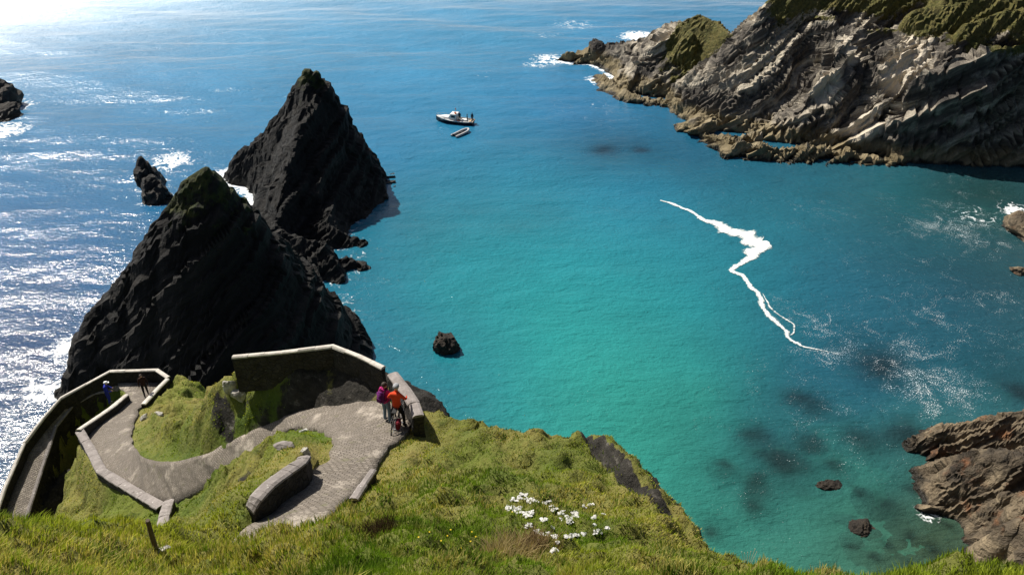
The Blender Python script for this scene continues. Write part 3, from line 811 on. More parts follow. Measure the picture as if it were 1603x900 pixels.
WX, WY = (RR * np.sin(AA)).ravel(), (RR * np.cos(AA)).ravel()
WZ = waves(WX, WY)
na = len(angs); nr = len(radii)
idx = np.arange(nr * na).reshape(nr, na)
WF = np.stack([idx[:-1, :-1], idx[:-1, 1:], idx[1:, 1:], idx[1:, :-1]], -1).reshape(-1, 4)
sea_me = mesh_np('sea', np.stack([WX, WY, WZ], 1), WF, True)
def s2l(c):
    c = np.array(c, float) / 255.0
    return np.where(c <= 0.04045, c / 12.92, ((c + 0.055) / 1.055) ** 2.4)
WC = [(50, 20, 52, 142, 188), (400, 60, 60, 152, 196), (800, 60, 56, 148, 190), (1000, 40, 46, 134, 178), (200, 250, 30, 118, 164), (600, 250, 22, 120, 160), (100, 400, 18, 94, 144), (50, 560, 8, 58, 102),  # distant samples lightened: reflected sky is put into the body colour
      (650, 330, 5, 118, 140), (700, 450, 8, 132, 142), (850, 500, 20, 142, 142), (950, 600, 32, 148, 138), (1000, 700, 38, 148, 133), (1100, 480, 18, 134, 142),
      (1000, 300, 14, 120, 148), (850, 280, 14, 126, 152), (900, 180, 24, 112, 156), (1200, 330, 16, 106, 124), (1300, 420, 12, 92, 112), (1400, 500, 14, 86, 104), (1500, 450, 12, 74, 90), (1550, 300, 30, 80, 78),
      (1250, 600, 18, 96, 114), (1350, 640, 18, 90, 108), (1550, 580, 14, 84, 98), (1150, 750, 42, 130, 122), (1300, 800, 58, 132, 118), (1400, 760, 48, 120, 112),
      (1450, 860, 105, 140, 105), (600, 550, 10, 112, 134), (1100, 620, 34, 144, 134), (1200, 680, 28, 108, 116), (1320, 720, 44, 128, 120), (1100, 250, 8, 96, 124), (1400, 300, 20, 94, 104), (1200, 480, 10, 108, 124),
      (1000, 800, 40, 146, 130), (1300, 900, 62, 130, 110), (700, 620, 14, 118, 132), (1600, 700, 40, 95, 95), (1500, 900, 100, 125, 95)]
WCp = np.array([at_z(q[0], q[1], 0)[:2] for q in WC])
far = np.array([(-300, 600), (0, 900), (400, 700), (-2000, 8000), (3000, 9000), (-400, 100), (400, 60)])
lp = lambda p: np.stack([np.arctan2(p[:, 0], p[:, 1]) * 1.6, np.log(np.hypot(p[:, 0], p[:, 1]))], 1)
WCc = np.vstack([s2l(np.array(WC)[:, 2:]), np.tile(s2l((48, 138, 186)), (len(far), 1))])  # open-sea colour likewise carries painted sky reflection
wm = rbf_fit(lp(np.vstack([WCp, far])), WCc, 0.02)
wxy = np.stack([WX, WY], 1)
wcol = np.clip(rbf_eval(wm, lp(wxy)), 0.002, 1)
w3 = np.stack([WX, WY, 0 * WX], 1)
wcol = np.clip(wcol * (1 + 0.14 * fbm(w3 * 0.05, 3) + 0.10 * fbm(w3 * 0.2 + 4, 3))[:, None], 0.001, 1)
wn1 = np.stack([fbm(w3 * 0.3 + 8, 4), fbm(w3 * 0.3 + 77, 4)], 1) * 1.5
for (px, py, z, a, b) in subm:
    wcol *= (1 - 0.66 * blob(wxy + wn1, at_z(px, py, 0), a * 0.78))[:, None]
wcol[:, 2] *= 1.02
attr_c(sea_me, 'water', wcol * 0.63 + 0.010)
# how clear (shallow) it is, and how much foam floats there
clear = np.zeros(len(WX)); foam = np.zeros(len(WX)); speck = np.zeros(len(WX))
for (px, py, r, a) in [(1450, 860, 10, .7), (1320, 780, 17, .34), (1215, 745, 14, .28), (1370, 580, 6, .3), (1380, 700, 11, .3), (970, 233, 10, .35), (1590, 600, 7, .3), (1270, 640, 10, .25), (1560, 300, 10, .35), (1150, 820, 8, .28)]:
    clear = np.maximum(clear, a * blob(wxy, at_z(px, py, 0), r))
wn2 = np.stack([fbm(w3 * 0.35 + 8, 3), fbm(w3 * 0.35 + 77, 3)], 1) * 2.0
for (px, py, z, a, b) in subm:
    clear = np.maximum(clear, 0.3 * blob(wxy + wn2, at_z(px, py, 0), a * 1.9))
attr_f(sea_me, 'clear', np.clip(clear, 0, .9))
nearm = np.hypot(WX, WY) < 300
idn = np.where(nearm)[0]
P2n = wxy[idn]
for lines, wgt in ROCKS:
    d = np.full(len(idn), 1e9)
    for L, sl in lines:
        L_ = np.array(L); c = L_[:, :2].mean(0); ext = np.abs(L_[:, :2] - c).max() + L_[:, 2].max() / sl + 8
        k = np.where(np.hypot(*(P2n - c).T) < ext * 1.5)[0]
        if len(k) == 0: continue
        h = tents(P2n[k], [(L, sl)])
        d[k] = np.minimum(d[k], np.maximum(-h, 0) / sl)
    seaward = np.clip(0.25 + 0.75 * sstep(-5, -40, P2n[:, 0] + 0.0 * P2n[:, 1]) + 0.6 * sstep(135, 165, P2n[:, 1]), 0.22, 1)
    foam[idn] = np.maximum(foam[idn], wgt * seaward * np.exp(-d / 1.7))
for (px, py, r, a) in [(265, 255, 7, .8), (355, 275, 4.5, 1.), (350, 300, 3.5, 1.), (225, 275, 4, .75), (20, 165, 7, .8), (5, 205, 7, .9), (860, 92, 7, .8), (1000, 57, 6, 1.), (900, 38, 12, .62), (850, 55, 10, .55), (840, 100, 6, .7), (960, 110, 8, .35),
                      (120, 545, 4.5, .9), (70, 610, 4, .85), (150, 500, 3, .7), (180, 440, 3, .6), (1530, 340, 7, .62), (1592, 330, 4, .85), (1510, 375, 5, .5), (560, 400, 3, .6), (540, 470, 4, .55), (760, 118, 9, .5), (550, 490, 3.5, .5),
                      (1540, 865, 1.5, .7), (1520, 800, 1.2, .8), (1455, 800, 2.0, .75), (1455, 765, 1.0, .6), (940, 165, 7, .5), (920, 190, 6, .45), (170, 340, 6, .45), (1150, 262, 3, .5)]:
    foam = np.maximum(foam, a * blob(wxy, at_z(px, py, 0), r))
for (px, py, r, a) in [(1450, 600, 9, 1.), (1420, 560, 8, .85), (1330, 530, 7, .8), (1480, 500, 12, .7), (1400, 420, 13, .5), (1280, 330, 10, .55), (1500, 360, 12, .9), (1250, 620, 9, .5), (1300, 670, 8, .6), (1350, 480, 10, .5), (1540, 470, 9, .7),
                      (1170, 640, 8, .4), (1260, 500, 5, .9), (1230, 470, 4, .6), (1300, 545, 6, 1.), (1140, 460, 5, .3), (900, 650, 8, .32), (930, 180, 14, .55), (1500, 290, 10, .55), (1200, 800, 6, .45), (560, 460, 8, .5), (1100, 300, 10, .3), (1480, 640, 4, .9), (960, 560, 10, .2)]:
    speck = np.maximum(speck, a * blob(wxy, at_z(px, py, 0), r))
attr_f(sea_me, 'foam', foam); attr_f(sea_me, 'speck', speck)
def mat_water():
    m = NT('sea_water')
    P = m.pos()
    P2 = m.mul(P, (1, 1, 0))
    n1 = m.noise(m.mul(P2, (0.55, 1.0, 1)), 0.55, 4, 0.6, 0.4)
    n2 = m.noise(m.mul(P2, (0.7, 1.0, 1)), 2.2, 4, 0.65, 0.3)
    n3 = m.noise(m.mul(P2, (0.28, 0.6, 1)), 0.22, 3, 0.5, 0.5)
    h = m.math('ADD', m.math('MULTIPLY', n1, 0.34), m.math('MULTIPLY', n2, 0.15))
    h = m.math('ADD', h, m.math('MULTIPLY', n3, 0.25))
    nrm = m.bump(h, 1.0, 0.50)
    nrmD = m.bump(h, 1.0, 1.1)
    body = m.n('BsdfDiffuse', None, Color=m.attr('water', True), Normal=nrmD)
    trans = m.n('BsdfTransparent', None, Color=(0.30, 0.76, 0.80))
    under = m.n('MixShader', None, i0=m.attr('clear'), i1=body.outputs[0], i2=trans.outputs[0])
    gl = m.n('BsdfGlossy', None, Color=(1, 1, 1), Roughness=m.rng(m.n('VectorMath', {'operation': 'LENGTH'}, i0=P2).outputs['Value'], 110, 330, 0.12, 0.5), Normal=nrm)
    fr = m.n('Fresnel', None, IOR=1.333, Normal=nrm)
    surf = m.n('MixShader', None, i0=fr.outputs[0], i1=under.outputs[0], i2=gl.outputs[0])
    fo = m.attr('foam')
    lace = m.noise(P2, 1.1, 6, 0.72, 0.8)
    ridge = m.math('SUBTRACT', 1.0, m.math('MULTIPLY', m.math('ABSOLUTE', m.math('SUBTRACT', m.noise(P2, 0.45, 4, 0.6, 1.0), 0.5)), 5.0))
    lace = m.math('ADD', m.math('MULTIPLY', lace, 0.65), m.math('MULTIPLY', ridge, 0.35))
    fm = m.rng(m.math('ADD', lace, m.math('MULTIPLY', fo, 0.62)), 0.98, 1.12)
    fm = m.math('MULTIPLY', fm, m.rng(fo, 0.1, 0.3))
    sp = m.attr('speck')
    dots = m.noise(P2, 9.0, 2, 0.7)
    grp = m.noise(P2, 0.33, 4, 0.65, 1.2)
    sm = m.math('ADD', m.math('ADD', dots, m.math('MULTIPLY', sp, 0.18)), m.math('MULTIPLY', m.math('SUBTRACT', grp, 0.5), 0.5))
    sm = m.math('MULTIPLY', m.rng(sm, 0.77, 0.86), m.rng(sp, 0.08, 0.35))
    allf = m.math('MAXIMUM', fm, sm)
    white = m.n('BsdfDiffuse', None, Color=(0.78, 0.80, 0.80))
    fin = m.n('MixShader', None, i0=m.math('MULTIPLY', allf, 0.9), i1=surf.outputs[0], i2=white.outputs[0])
    m.t.links.new(fin.outputs[0], m.out.inputs['Surface'])
    return m.mat
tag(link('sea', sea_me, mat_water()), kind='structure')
# sea bed in the shallow corner and under the bay
bx, by = np.meshgrid(np.linspace(-20, 120, 180), np.linspace(18, 200, 200))
bp = np.stack([bx.ravel(), by.ravel(), 0 * bx.ravel()], 1)
bz = -2.6 - 0.02 * np.hypot(bp[:, 0] - 30, bp[:, 1] - 45) + 0.5 * fbm(bp * 0.22, 4)
idx = np.arange(bx.size).reshape(bx.shape)
bf = np.stack([idx[:-1, :-1], idx[:-1, 1:], idx[1:, 1:], idx[1:, :-1]], -1).reshape(-1, 4)
m = NT('sea_bed'); P = m.pos()
m.principled(m.mix(m.rng(m.noise(P, 0.25, 5, 0.7), 0.4, 0.62), (0.34, 0.29, 0.18), (0.17, 0.15, 0.09)), 0.9, m.bump(m.noise(P, 2, 4), 0.6, 0.2))
tag(link('sea_bed', mesh_np('sea_bed', np.stack([bp[:, 0], bp[:, 1], bz], 1), bf, True), m.mat), kind='structure')

# drifting foam streak: a thin raft of foam lying on the water
def foam_raft(cl, seed, name, s0=1.0, s1=1.0):
    n = 260
    c = resample([(*at_z(px, py, 0)[:2], w_ * np.linalg.norm(at_z(px, py, 0) - (0, 0, CAM_Z)) / FOC) for px, py, w_ in cl], n)
    d = np.gradient(c[:, :2], axis=0); d /= np.linalg.norm(d, axis=1)[:, None]
    nn = np.stack([-d[:, 1], d[:, 0]], 1)
    q = np.stack([c[:, 0], c[:, 1], np.zeros(n)], 1)
    hl = np.abs(c[:, 2]) * (1.35 + 1.1 * fbm(q * 0.9 + seed, 4)); hr = np.abs(c[:, 2]) * (1.35 + 1.1 * fbm(q * 0.9 + seed + 50, 4))
    K = 6; V = []
    for i in range(n):
        for k in range(K + 1):
            f = k / K
            p = c[i, :2] - nn[i] * hl[i] * (1 - f) + nn[i] * hr[i] * f
            V.append((p[0], p[1], 0.05 * (1 - (2 * f - 1) ** 4)))
    E = np.tile(np.abs(2 * np.arange(K + 1) / K - 1), n)
    V = np.array(V); V[:, 2] += waves(V[:, 0], V[:, 1]) + 0.03 + 0.02 * fbm(V * 3, 2)
    V2 = V.copy(); V2[:, 2] -= 0.08
    m0 = len(V); a = K + 1; F = []
    for i in range(n - 1):
        for k in range(K): F.append([i * a + k, i * a + k + 1, (i + 1) * a + k + 1, (i + 1) * a + k])
        F.append([i * a, (i + 1) * a, (i + 1) * a + m0, i * a + m0]); F.append([i * a + K, i * a + K + m0, (i + 1) * a + K + m0, (i + 1) * a + K])
    me = mesh_np(name, np.vstack([V, V2]), np.array(F), True)
    attr_f(me, 'edge', np.concatenate([E, E]))
    so = np.repeat(np.linspace(s0, s1, n), K + 1); attr_f(me, 'solid', np.concatenate([so, so]))
    return me
m = NT('sea_foam'); P = m.pos()
pf = m.principled(m.mix(m.rng(m.noise(P, 2.5, 5, 0.7), 0.35, 0.7), (0.62, 0.66, 0.63), (0.80, 0.81, 0.78)), 0.9, m.bump(m.noise(P, 3, 4), 0.4, 0.05), 0.1)
lac = m.math('ADD', m.noise(P, 1.6, 6, 0.8, 0.8), m.math('MULTIPLY', m.attr('solid'), 0.34))
lac = m.math('SUBTRACT', lac, m.math('MULTIPLY', m.math('POWER', m.attr('edge'), 1.3), 0.66))
al = m.rng(lac, 0.38, 0.64)
tr = m.n('BsdfTransparent', None, Color=(1, 1, 1))
mx = m.n('MixShader', None, i0=al, i1=tr.outputs[0], i2=pf.outputs[0])
m.t.links.new(mx.outputs[0], m.out.inputs['Surface'])
M_foam = m.mat
fa = foam_raft([(1034, 313, 1.5), (1060, 321, 4), (1085, 333, 5), (1100, 345, 6), (1125, 352, 12), (1150, 366, 18), (1172, 376, 23), (1192, 383, 19), (1203, 380, 5)], 2, 'foam', .55, 1.)
fb = foam_raft([(1185, 378, 8), (1190, 390, 12), (1178, 399, 12), (1172, 408, 8), (1160, 415, 6), (1147, 424, 6), (1160, 433, 6), (1172, 446, 6), (1186, 462, 5.5), (1196, 482, 7), (1212, 500, 7), (1228, 516, 6), (1238, 532, 7), (1256, 541, 5), (1285, 546, 3.5), (1316, 554, 1.5)], 9, 'foam', 1., .18)
fc = foam_raft([(1194, 460, 1), (1206, 482, 4), (1226, 498, 4), (1242, 508, 4), (1242, 520, 3), (1234, 526, 1)], 14, 'foam', .25, .15)
bmj = bmesh.new()
for q in (fa, fb, fc): bmj.from_mesh(q)
fo = bm_obj('drifting_foam', bmj, M_foam, smooth=True)
tag(fo, 'crooked white streak of sea foam drifting across the bay', 'foam', kind='stuff')

# ------------------------------------------------------------------ grass, stones and small growth on the cliff
def hit(px, py, t0=7.0, t1=60.0):
    a, b, c = ray(px, py)
    t = np.arange(t0, t1, 0.03)
    z = CAM_Z + c * t
    g = ground_z(a * t, b * t)
    k = np.argmax(z <= g)
    if k == 0: return hit(px, py + 4, t0, t1)
    return np.array((a * t[k], b * t[k], g[k]))
rs = np.random.RandomState(3)
def blades(cx, cy, n_per, spread, length, width, col, jl=0.45, lean=0.5, wind=(0.12, -0.05)):
    """vectorised blades: arrays of clump centres -> verts, faces, colours"""
    n = len(cx) * n_per
    X = np.repeat(cx, n_per) + rs.normal(0, 1, n) * np.repeat(spread, n_per)
    Y = np.repeat(cy, n_per) + rs.normal(0, 1, n) * np.repeat(spread, n_per)
    ok = (grid_at(dP, X, Y) > 0.06) & (grid_at(dR, X, Y) > 0.45) & (~grid_at(inn, X, Y))
    Zg = ground_z(X, Y) - 0.02
    L = np.repeat(length, n_per) * (1 + jl * rs.uniform(-1, 1, n)); W = np.repeat(width, n_per)
    th = rs.uniform(0, 6.283, n); k = rs.uniform(0.1, 1, n) * lean
    e = 0.4
    sx = (ground_z(X + e, Y) - ground_z(X - e, Y)) / (2 * e); sy = (ground_z(X, Y + e) - ground_z(X, Y - e)) / (2 * e)
    sl = np.hypot(sx, sy) + 1e-6; dsl = np.minimum(sl, 1.3) * 0.35 / sl
    dx = np.cos(th) * k - sx * dsl + wind[0]; dy = np.sin(th) * k - sy * dsl + wind[1]
    f = rs.uniform(0, 6.283, n); wx = np.cos(f) * W; wy = np.sin(f) * W
    base = np.stack([X, Y, Zg], 1)
    mid = base + np.stack([dx * L * 0.35, dy * L * 0.35, L * 0.55], 1)
    tip = base + np.stack([dx * L * 1.0, dy * L * 1.0, L * 0.95 * np.clip(1 - 0.35 * np.hypot(dx, dy), .2, 1)], 1)
    wv = np.stack([wx, wy, 0 * wx], 1)
    V = np.stack([base - wv, base + wv, mid - wv * 0.7, mid + wv * 0.7, tip], 1)[ok]
    cc = (np.repeat(col, n_per, 0) * (1 + 0.3 * rs.uniform(-1, 1, (n, 1))))[ok]
    m = len(V); i = np.arange(m)[:, None] * 5
    F = np.concatenate([i + np.array([[0, 1, 3]]), i + np.array([[0, 3, 2]]), i + np.array([[2, 3, 4]])], 0)
    return V.reshape(-1, 3), F, np.repeat(cc, 5, 0)
def mat_grass():
    m = NT('grass_blades')
    c = m.attr('tint', True)
    d = m.n('BsdfDiffuse', None, Color=c); t = m.n('BsdfTranslucent', None, Color=m.mix(1.0, c, (1.0, 1.0, 0.55), 'MULTIPLY'))
    s = m.n('MixShader', None, i0=0.42, i1=d.outputs[0], i2=t.outputs[0])
    m.t.links.new(s.outputs[0], m.out.inputs['Surface'])
    return m.mat
M_grass = mat_grass()
NCL = 44000
rr = np.exp(rs.uniform(math.log(5.0), math.log(47), NCL)); aa = np.radians(rs.uniform(-46, 46, NCL))
cx, cy = rr * np.sin(aa), rr * np.cos(aa)
cz = ground_z(cx, cy)
keep = (grid_at(rockm, cx, cy) < 0.45 + 0.15 * rs.rand(NCL)) & (cz > 4)
cx, cy, cz, rr = cx[keep], cy[keep], cz[keep], rr[keep]
q3 = np.stack([cx, cy, cz], 1)
pn = fbm(q3 * 0.35 + 40, 3); pn2 = fbm(q3 * 1.2 + 11, 3); pn3 = fbm(q3 * 2.7 + 21, 3); dr = grid_at(dry, cx, cy)
# tall unmown grass in the nearest strip, short turf on the steep hump and round the path
nearw = sstep(18.5, 14.5, rr) * (0.22 + 0.6 * sstep(1.0, -3.0, cx))
tall = 1 - 0.5 * sstep(3.5, 5.0, cx)
length = (0.045 + 0.085 * np.clip(pn2 + .45, 0, 1) ** 1.5) * tall + nearw * (0.08 + 0.19 * np.clip(pn + 0.5, 0, 1))
width = 0.0022 + 0.00062 * rr
green = np.array((0.140, 0.225, 0.018)); deep = np.array((0.045, 0.100, 0.012)); straw = np.array((0.46, 0.38, 0.13)); lime = np.array((0.28, 0.315, 0.030))
f1 = sstep(-.25, .35, pn)[:, None]; f2 = sstep(0.35, 0.8, dr + 0.35 * pn2)[:, None]
col = (green * (1 - f1) + lime * f1)
f3 = sstep(0.1, 0.45, pn2 - 0.4 * pn)[:, None]
col = col * (1 - f3 * 0.7) + deep * f3 * 0.7
f_shade = sstep(0.12, 0.42, pn3)[:, None] * 0.88  # noise-placed dark tint: deep shade put into the blade colour
col = col * (1 - f_shade) + np.array((0.050, 0.075, 0.012)) * f_shade
strawy = np.clip(f2 * 0.75, 0, 1) * (rs.rand(len(cx), 1) < 0.55)
col = col * (1 - strawy) + straw * strawy
V, F, cc = blades(cx, cy, 8, 0.05 + 0.0035 * rr, length, width, col)
gme = mesh_np('grass', V, F, True)
attr_c(gme, 'tint', np.clip(cc * 1.12, 0, 1))
tag(link('grass', gme, M_grass), 'yellow-green turf and long grass covering the near cliff', 'grass', kind='stuff')
def clump(name, px, py, n, rad, ln, col, label, cat):
    c = hit(px, py)
    k = 60
    V, F, cc = blades(c[0] + rs.normal(0, rad, k), c[1] + rs.normal(0, rad, k), n, np.full(k, rad * 0.25), np.full(k, ln), np.full(k, 0.006), np.tile(np.array(col), (k, 1)), 0.5, 0.9)
    me = mesh_np(name, V - c, F, True); attr_c(me, 'tint', np.clip(cc, 0, 1))
    o = link(name, me, M_grass); o.location = c
    return tag(o, label, cat)
clump('heather_clump', 592, 832, 14, 0.20, 0.26, (0.040, 0.026, 0.016), 'dark brown heather clump between the long grass and the hump', 'shrub')
clump('dry_tussock', 795, 868, 16, 0.26, 0.34, (0.33, 0.255, 0.12), 'straw coloured tussock just left of the white stones', 'grass tuft')
clump('dry_tussock', 830, 850, 12, 0.18, 0.26, (0.22, 0.15, 0.08), 'reddish brown tussock touching the lower edge of the white stones', 'grass tuft')
# tall dead stalks on the edge
c0 = hit(1170, 868)
st = empty('dead_stalks', c0, label='pale dead plant stalks standing on the grass edge above the shallows', cat='plant')
M_stalk = plain('dead_stalk', (0.42, 0.36, 0.24), 0.9)
for k in range(6):
    bm = bmesh.new()
    a = -0.25 + 0.1 * k; L_ = rs.uniform(.28, .48)
    bm_tube(bm, [(0.03 * k - .08, 0, -.05), (0.03 * k - .08 + a * L_ * .5, 0.02, L_ * .6), (0.03 * k - .08 + a * L_, 0.05, L_)], [.006, .005, .003], 5)
    bm_ico(bm, (0.03 * k - .08 + a * L_, 0.05, L_), 0.010, 1)
    bm_obj('stalk', bm, M_stalk, st)
# white stones laid out on the hump
def stone_mesh(seed, name='stone'):
    bm = bmesh.new(); bmesh.ops.create_icosphere(bm, subdivisions=2, radius=1.0)
    rsb = np.random.RandomState(seed + 5)
    for _ in range(9):
        nv = Vector(rsb.normal(size=3)).normalized(); cut = rsb.uniform(.45, .8)
        for v in bm.verts: v.co -= nv * max(v.co.dot(nv) - cut, 0)
    for v in bm.verts:
        p = np.array(v.co)[None]
        f = 1 + 0.35 * float(vnoise(p * 1.4 + seed * 7.1)[0])
        v.co = Vector((v.co.x * f, v.co.y * f, v.co.z * f))
    me = bpy.data.meshes.new(name); bm.to_mesh(me); bm.free()
    return me
m = NT('white_stone'); P = m.pos()
m.principled(m.mix(m.rng(m.noise(P, 9, 4, .7), .4, .7), (0.56, 0.55, 0.52), (0.33, 0.32, 0.30)), 0.85, m.bump(m.noise(P, 18, 4), .6, .02))
M_white = m.mat
protos = [stone_mesh(k) for k in range(7)]
for p_ in protos: p_.materials.append(M_white)
spots = [(806, 784, 8, 3), (820, 778, 9, 6), (834, 786, 9, 6), (800, 796, 6, 5), (812, 800, 9, 5), (826, 806, 8, 5), (856, 788, 6, 4), (866, 796, 7, 4), (878, 804, 6, 3), (884, 812, 8, 3), (898, 808, 8, 5), (892, 818, 7, 4), (852, 815, 4, 3), (866, 826, 3, 1),
         (828, 824, 6, 4), (840, 834, 5, 3), (852, 838, 6, 4), (870, 842, 5, 4), (874, 852, 4, 2), (868, 863, 4, 3), (890, 842, 6, 4), (900, 840, 6, 3), (912, 838, 4, 2), (930, 812, 2, 2), (931, 822, 2, 2), (936, 834, 6, 4), (950, 828, 3, 2),
         (918, 793, 5, 3), (926, 790, 3, 2), (946, 806, 2, 1), (986, 814, 3, 1), (842, 846, 3, 2)]
for (px, py, sp, n) in spots:
    for j in range(int(n * 2.7)):
        p = hit(px + rs.uniform(-sp, sp), py + rs.uniform(-sp, sp) * 0.5)
        o = bpy.data.objects.new('white_stone', protos[rs.randint(7)]); C.objects.link(o)
        s_ = rs.uniform(0.018, 0.058)
        o.scale = (s_ * rs.uniform(.8, 1.5), s_ * rs.uniform(.8, 1.3), s_ * rs.uniform(.18, .4))
        o.location = (p[0], p[1], p[2] + 0.03); o.rotation_euler = (rs.uniform(-.4, .4), rs.uniform(-.4, .4), rs.uniform(0, 6))
        tag(o, 'small white stone in the scatter of stones laid on the grassy hump', 'stone', 'white stones on the hump')
# bare rocks poking out of turf
def poke(px, py, size, seed, mat, label, lift=0.05):
    p = hit(px, py)
    o = boulder('rock', px, py, 20, size, seed, mat, amp=0.10, sub=4)
    ROCKS.pop()
    o.location = (p[0], p[1], p[2] + size[2] * lift)
    tag(o, label, 'rock', 'rocks in the turf')
m = NT('pale_rock'); P = m.pos()
m.principled(m.mix(m.rng(m.noise(P, 3, 5, .7), .35, .7), (0.20, 0.185, 0.16), (0.52, 0.49, 0.43)), 0.85, m.bump(m.noise(P, 9, 5), .8, .05))
M_pale = m.mat
M_dark = mat_wall('dark_outcrop', (0.07, 0.062, 0.052), (0.025, 0.022, 0.018), 0.3, False)
poke(362, 607, (.28, .2, .4), 61, M_pale, 'upright pale rock on the ridge of the mound below the white-topped wall')
poke(377, 618, (.35, .3, .3), 62, M_pale, 'pale rock beside the upright one near the dark bank')
poke(476, 676, (.17, .13, .12), 63, M_white, 'white rock at the top edge of the grass island in the hairpin')
poke(478, 713, (.14, .16, .35), 64, M_pale, 'narrow pale rock standing at the end of the curved wall')
poke(446, 700, (.38, .2, .14), 65, M_copeD, 'flat grey slab lying in the grass island of the hairpin')
poke(228, 655, (.3, .25, .25), 66, M_pale, 'pale rock at the lower left foot of the mound')
poke(248, 650, (.4, .25, .22), 67, M_pale, 'long pale rock next to the foot of the mound')
poke(255, 862, (.16, .12, .12), 68, M_pale, 'pale rock at the base of the wooden stake')
# leaning wooden stake
m = plain('weathered_wood', (0.10, 0.075, 0.055), 0.9, var=.5)
p = hit(243, 858)
root = empty('wooden_stake', p, label='dark leaning wooden stake beside the stub of wall', cat='stake')
bm = bmesh.new(); top = at_z(231, 814, p[2] + 1.1) - p
bm_tube(bm, [(0, 0, -.3), Vector(top) * .5, Vector(top)], [.06, .055, .045], 7)
bm_obj('post', bm, m, root)
bm = bmesh.new(); bm_tube(bm, [Vector(top) * .9 + Vector((-.06, 0, 0)), Vector(top) * .9 + Vector((.06, 0, 0))], .012, 6)
bm_obj('nail', bm, plain('rusty_iron', (0.09, 0.04, 0.02)), root)
# yellow flowers
M_yel = plain('yellow_petals', (0.75, 0.55, 0.03), 0.6); M_stem = plain('flower_stem', (0.08, 0.14, 0.02), 0.8)
flowers = [(672, 842), (705, 838), (700, 848), (738, 842), (744, 850), (736, 858), (801, 810), (690, 856), (655, 850), (722, 868)]
for k, (px, py) in enumerate(flowers):
    p = hit(px, py)
    if k == 0:
        root = empty('yellow_flower', p); fl0 = root; root.scale = (.6, .6, .75)
        bm = bmesh.new(); bm_tube(bm, [(0, 0, 0), (0.01, 0, .12), (0.02, -.01, .22)], .004, 5); bm_obj('stem', bm, M_stem, root)
        bm = bmesh.new()
        for q in range(8):
            th = q * math.pi / 4
            vs = [bm.verts.new((0.02 + r_ * math.cos(th + w_), -.01 + r_ * math.sin(th + w_), .22 + h_)) for r_, w_, h_ in ((.0, 0, 0), (.022, -.3, .01), (.032, 0, .012), (.022, .3, .01))]
            bm.faces.new(vs)
        bm_obj('petals', bm, M_yel, root)
    else:
        root = fl0.copy(); C.objects.link(root); root.location = p
        for ch in list(fl0.children):
            c_ = ch.copy(); C.objects.link(c_); c_.parent = root
    tag(root, 'small yellow flower in the grass left of the straw tussock', 'flower', 'yellow flowers in the grass')

